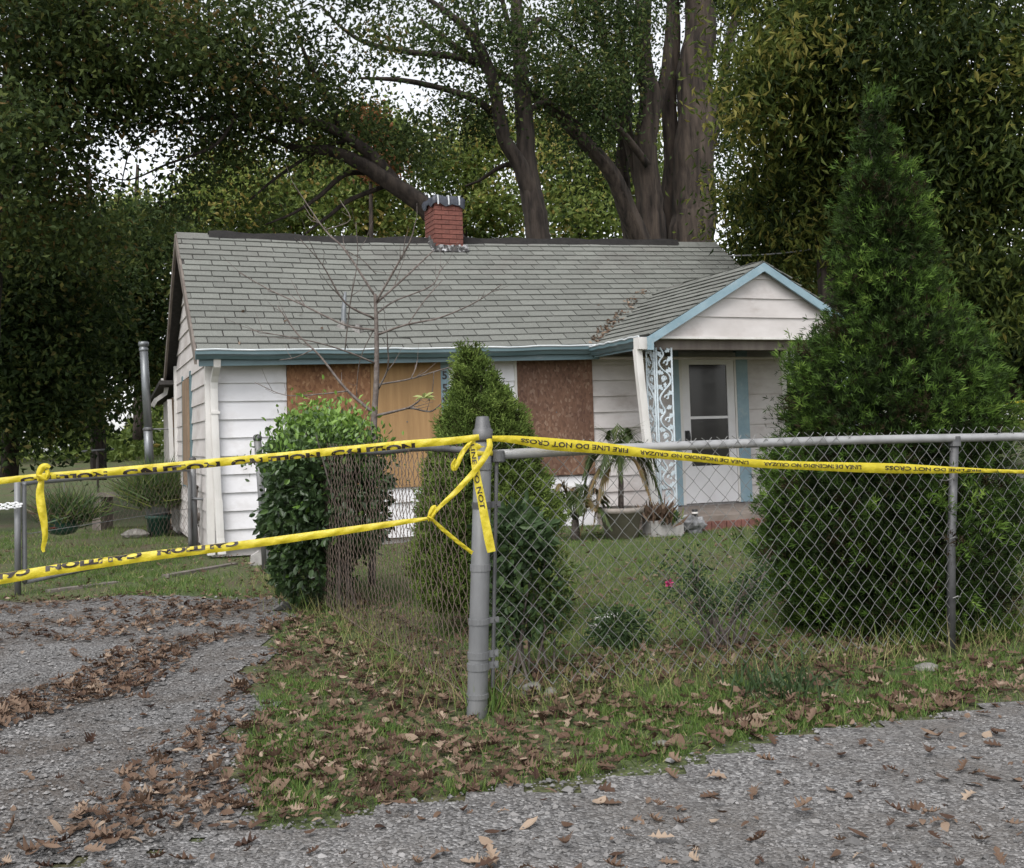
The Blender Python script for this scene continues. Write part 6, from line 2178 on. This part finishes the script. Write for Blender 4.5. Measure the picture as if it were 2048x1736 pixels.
# tree with the arching limb that reaches left over the roof
tree('oak_tree', 'leaning tree whose long arching limbs reach left above the roof', tx_(960, 19), [
    ('trunk', [(1000, 880, 56), (965, 640, 50), (925, 510, 44), (880, 448, 40), (835, 402, 36), (772, 360, 31), (720, 326, 27), (662, 302, 21), (610, 299, 16), (566, 288, 10), (520, 270, 5)], 19, -1.0),
    ('limb', [(800, 380, 28), (752, 320, 26), (700, 278, 22), (640, 248, 18), (560, 238, 15), (470, 232, 12), (400, 238, 9), (330, 250, 5)], 18.8, -2.0),
    ('limb', [(748, 345, 12), (690, 350, 11), (640, 392, 9), (590, 425, 6), (530, 450, 3)], 18.8, -0.6),
    ('limb', [(770, 372, 10), (700, 400, 9), (660, 430, 7), (610, 468, 4)], 18.9, -0.4),
    ('limb', [(600, 243, 12), (540, 190, 11), (470, 140, 9), (380, 90, 6), (300, 60, 3)], 17.8, -1.5),
    ('limb', [(470, 232, 9), (430, 290, 7), (330, 330, 5), (250, 360, 3), (170, 330, 2)], 17, -0.8),
    ('limb', [(680, 268, 12), (660, 200, 10), (620, 130, 8), (590, 60, 5)], 18.4, -0.8),
    ('limb', [(430, 290, 5), (330, 250, 4), (265, 290, 3), (235, 410, 2)], 16.8, -0.3),
    ('limb', [(700, 278, 9), (640, 300, 8), (560, 350, 6), (500, 400, 4)], 18.6, -0.6)],
    [(520, 120, 150, 90, 17.5, 2.0), (640, 190, 110, 55, 18.2, 1.4), (400, 190, 140, 80, 17, 1.8), (360, 70, 150, 90, 17, 2.2), (540, 250, 150, 50, 18, 1.4), (700, 250, 70, 45, 18.8, 1.0), (420, 300, 90, 45, 17.2, 1.2), (330, 360, 60, 60, 17, 1.0), (380, 420, 60, 45, 18, 1.0), (780, 290, 60, 50, 19.2, 0.9), (640, 330, 60, 30, 19, 0.8), (740, 40, 90, 60, 18.5, 1.4), (520, 0, 250, 50, 17.5, 2.2), (460, 430, 70, 40, 18.5, 0.8), (560, 455, 70, 25, 19, 0.8), (840, 330, 60, 50, 19.5, 0.9), (250, 200, 90, 50, 16.5, 1.2)],
    'leaf_oak', 503, dens=7.5)
# trees on the left
tree('woodland_tree', 'dark leafy tree filling the upper corner above the driveway gate', tx_(60, 15.5), [
    ('trunk', [(-40, 930, 60), (-30, 700, 54), (-10, 450, 46), (20, 200, 36), (40, -40, 22)], 16.5, 0), ('limb', [(-10, 420, 22), (60, 280, 16), (130, 180, 12), (220, 90, 7)], 16.4, -1.0), ('limb', [(20, 240, 18), (90, 120, 12), (170, 20, 7)], 16, -1.0)],
    [(70, 110, 170, 150, 15.5, 2.2), (190, 160, 120, 100, 15.8, 1.6), (40, 320, 130, 130, 15.5, 2.0), (110, 440, 110, 100, 16, 1.6), (40, -60, 260, 70, 15, 2.5), (200, 40, 120, 70, 15.5, 1.6), (60, 260, 80, 60, 14.6, 1.0)],
    'leaf_oak', 511, dens=9, tint=0.06)
tree('woodland_tree', 'shady low branching tree beside the flue pipe at the back of the side yard', tx_(195, 24), [
    ('trunk', [(198, 960, 30), (196, 850, 26), (192, 700, 24), (186, 560, 20), (180, 420, 14), (176, 330, 8)], 24, 0), ('limb', [(194, 830, 9), (170, 858, 7), (140, 850, 4)], 24, -0.6), ('limb', [(190, 650, 10), (240, 580, 8), (290, 520, 5)], 24, 0.5)],
    [(190, 560, 130, 110, 23.5, 2.4), (260, 500, 90, 70, 24, 1.8), (100, 600, 120, 120, 23, 2.2), (290, 620, 60, 90, 24.5, 1.6), (170, 700, 130, 80, 24.5, 2.0), (250, 720, 80, 90, 25.5, 2.0), (240, 440, 70, 50, 24, 1.4), (300, 460, 50, 50, 25, 1.2)],
    'leaf_dark', 512, dens=8, clump=0.5, leafL=0.15, leafW=0.08)
tree('woodland_tree', 'dark tree with low foliage at the far left of the side yard', tx_(40, 19), [
    ('trunk', [(20, 960, 34), (24, 800, 30), (30, 600, 26), (40, 420, 18)], 19.5, 0)],
    [(50, 560, 130, 120, 19, 2.2), (30, 700, 110, 110, 19, 2.0), (110, 790, 100, 80, 20, 1.8), (20, 830, 90, 70, 19, 1.5), (130, 650, 70, 100, 19.5, 1.5), (90, 480, 110, 80, 19, 1.6)],
    'leaf_dark', 513, dens=9, clump=0.5, leafL=0.14, leafW=0.075)
# trees on the right
tree('hickory_tree', 'yellowish green hickory tree arching over the porch gable', tx_(1640, 15), [
    ('trunk', [(1668, 900, 44), (1660, 650, 40), (1648, 450, 34), (1640, 300, 28), (1630, 120, 22), (1620, -60, 14)], 15.5, 0), ('limb', [(1648, 420, 16), (1590, 320, 12), (1530, 240, 9), (1470, 180, 5)], 15.3, -0.6), ('limb', [(1640, 300, 14), (1700, 200, 11), (1760, 100, 7)], 15.3, -0.6)],
    [(1560, 110, 110, 110, 14.2, 1.4), (1660, 60, 140, 90, 14.5, 1.5), (1520, 220, 80, 80, 14.2, 1.0), (1640, 240, 110, 110, 15, 1.5), (1560, 370, 100, 110, 16, 1.6), (1640, 470, 90, 100, 16.2, 1.4), (1540, 480, 90, 60, 17, 1.4), (1600, -50, 200, 70, 14.5, 2), (1500, 420, 60, 80, 17, 1.2)],
    'leaf_gold', 521, dens=12, leafL=0.15, leafW=0.045, clump=0.34, per=150, tint=0.08, droop=0.9)
tree('hickory_tree', 'broad dark tree behind the tall evergreen at the edge of the yard', tx_(1860, 14), [
    ('trunk', [(1900, 900, 60), (1890, 650, 54), (1880, 450, 46), (1870, 200, 36), (1850, -40, 24)], 14.5, 0), ('limb', [(1880, 420, 22), (1940, 300, 16), (2010, 200, 10)], 14.4, -0.8), ('limb', [(1874, 300, 18), (1800, 200, 13), (1750, 120, 8)], 14.4, -0.8)],
    [(1820, 110, 130, 130, 13.6, 1.6), (1960, 120, 130, 140, 13.4, 1.8), (1900, 270, 130, 110, 13.8, 1.6), (1990, 360, 110, 120, 13.6, 1.6), (1890, 420, 110, 110, 14.4, 1.5), (1760, 260, 90, 110, 14.6, 1.3), (1970, 540, 110, 110, 14, 1.4), (1900, 560, 90, 110, 15, 1.3), (1900, -60, 250, 70, 13.6, 2.2), (2060, 250, 80, 200, 13.6, 1.4), (1985, 650, 70, 40, 14, 1.0), (1760, 440, 90, 120, 15.5, 1.3)],
    'leaf_gold', 522, dens=13, leafL=0.14, leafW=0.045, clump=0.36, per=150, tint=-0.10, droop=0.8)
tree('hickory_tree', 'dark undergrowth tree beyond the road gap right of the evergreen', tx_(2010, 24), [
    ('trunk', [(2030, 800, 26), (2028, 700, 24), (2020, 560, 18)], 24, 0)],
    [(1980, 640, 120, 90, 24, 2.0), (2080, 640, 100, 110, 24, 2.0), (1900, 680, 120, 90, 25, 2.0), (1750, 640, 120, 110, 25, 2.0), (2040, 735, 110, 40, 25, 1.5), (1620, 600, 110, 110, 24, 2.0), (1540, 560, 80, 60, 25, 1.5)],
    'leaf_dark', 523, dens=9, clump=0.5, leafL=0.16, leafW=0.09)
tree('woodland_tree', 'leafy tree standing beyond the right edge of the road gap', tx_(2330, 19), [
    ('trunk', [(2330, 940, 46), (2325, 700, 40), (2320, 420, 30), (2310, 150, 16)], 19, 0)],
    [(2330, 200, 190, 190, 19, 2.4), (2280, 430, 170, 140, 19, 2.2), (2420, 400, 170, 200, 20, 2.4), (2330, 620, 150, 90, 20, 2.0)], 'leaf_oak', 531, dens=7)
tree('woodland_tree', 'leafy tree standing beyond the left edge of the side yard', tx_(-330, 17), [
    ('trunk', [(-330, 960, 46), (-325, 700, 40), (-320, 420, 30), (-310, 150, 16)], 17, 0)],
    [(-330, 200, 190, 190, 17, 2.4), (-280, 430, 170, 140, 17, 2.2), (-420, 400, 170, 200, 18, 2.4), (-330, 640, 150, 100, 18, 2.0)], 'leaf_oak', 532, dens=7)
# yellow green trees further back
FAR = [('pale yellow green tree with a tall crown behind the chimney', 740, 41, [(742, 265, 62, 85, 41, 2.5), (720, 370, 90, 80, 41, 2.5), (760, 440, 110, 60, 41, 2.5)]),
       ('pale green tree behind the left half of the roof ridge', 600, 43, [(600, 380, 110, 75, 43, 3), (560, 450, 120, 60, 43, 3), (660, 330, 70, 60, 43, 2)]),
       ('light green tree showing above the left end of the roof', 430, 40, [(430, 420, 100, 70, 40, 2.5), (370, 470, 90, 60, 40, 2.5), (470, 350, 70, 60, 41, 2)]),
       ('yellowish tree right of the chimney behind the forked trunk', 930, 42, [(900, 320, 100, 85, 42, 2.5), (950, 420, 110, 75, 42, 2.5), (980, 260, 70, 60, 42, 2)]),
       ('light green tree between the forked tree and the twin trunks', 1160, 40, [(1150, 340, 110, 90, 40, 2.5), (1180, 440, 120, 70, 40, 2.5), (1100, 270, 60, 60, 41, 2), (1260, 330, 80, 140, 42, 2.0)]),
       ('pale olive tree under the sky gap left of the house', 275, 37, [(262, 430, 60, 40, 37, 1.8), (300, 470, 80, 50, 37, 2), (210, 470, 70, 40, 37, 2)])]
for i, (lb, px, Y, bl) in enumerate(FAR):
    tree('distant_tree', lb, tx_(px, Y), [('trunk', [(px, 880, 20), (px + 4, 650, 17), (px - 3, 450, 12), (px, 330, 6)], Y, 0)], bl, 'leaf_far', 540 + i, gaps=FGAPS, dens=4.0, leafL=0.24, leafW=0.14, clump=0.62, per=100, tint=0.12)
tree('rust_leaved_tree', 'small rust orange tree glimpsed behind the leaves left of the chimney', tx_(738, 38), [('trunk', [(742, 880, 14), (742, 500, 10), (740, 300, 5)], 38, 0)], [(738, 265, 22, 42, 38, 0.8), (765, 320, 24, 30, 38, 0.8)], 'leaf_rust', 560, gaps=(), dens=6, leafL=0.2, leafW=0.11, clump=0.35)
# the wood that closes the view
g = np.random.default_rng(600)
n = 120000
ang = g.uniform(-0.85, 0.85, n)
dist = g.uniform(46, 66, n)
top = 7.5 + 1.6 * np.sin(ang * 23) + 1.0 * np.sin(ang * 61 + 1) - 3.5 * np.exp(-((ang + 0.36) / 0.05) ** 2)
zz = g.random(n) ** 0.8 * top
pos = np.stack([np.sin(ang) * dist, np.cos(ang) * dist, zz + 0.3], -1)
stuff(link('woods', leaves('woods', 'leaf_far', pos, g.normal(size=(n, 3)), g.uniform(0.2, 0.48, n), 0.19, np.clip(g.normal(0.4, 0.2, n), 0, 1), T_DIAMOND, rng=g)), 'far wood closing the view behind the trees', 'woods')

# ------------------------------------------------------------------ small far things
q = at_y(1598, 745, 17.5)
rl_ = thing('porch_railing', 'dark and white slatted railing behind the house corner and evergreen', 'railing', (q[0] - 0.35, 17.5, q[2] - 0.02))
for z_ in (0.0, 0.42):
    MB().box(-0.1, 1.6, -0.03, 0.03, z_, z_ + 0.05).build('rail', 'white_paint', rl_)
for i in range(14):
    MB().box(i * 0.115, i * 0.115 + 0.06, -0.02, 0.02, 0.052, 0.418).build('slat', 'white_paint', rl_)
for a in (-0.1, 1.5):
    MB().box(a, a + 0.09, -0.045, 0.045, -q[2] - 0.1, 0.5).build('post', 'darkwood', rl_)
# service wire from the roof end to the right
a, b = at_y(1440, 512, 16.5), at_y(1780, 462, 15.0)
ww = [a + (b - a) * t + np.array([0, 0, -0.10 * math.sin(math.pi * t)]) for t in np.linspace(0, 1, 14)]
wo = MB().tube([w - a for w in ww], 0.012, 6).build('service_cable', 'cable', None, True, a)
tag(wo, 'grey overhead service cable running from the roof end into the trees', 'cable')
rb = ribbon([(1960, 816, 17.0, 6), (2010, 808, 17.0, 6), (2060, 801, 17.0, 6), (2200, 790, 17.0, 6)])
t_far = thing('caution_tape', 'distant yellow tape strung beyond the evergreen beside the road', 'caution tape', (0, 0, 0))
build_tape('band', rb, t_far)
for a, b in ((1955, 816), (2200, 790)):
    q = at_y(a, b, 17.02)
    MB().tube([(q[0], q[1], float(gz(q[0], q[1])) - 0.05), (q[0], q[1], q[2] + 0.06)], 0.02, 8).build('stake', 'oldwood', t_far)
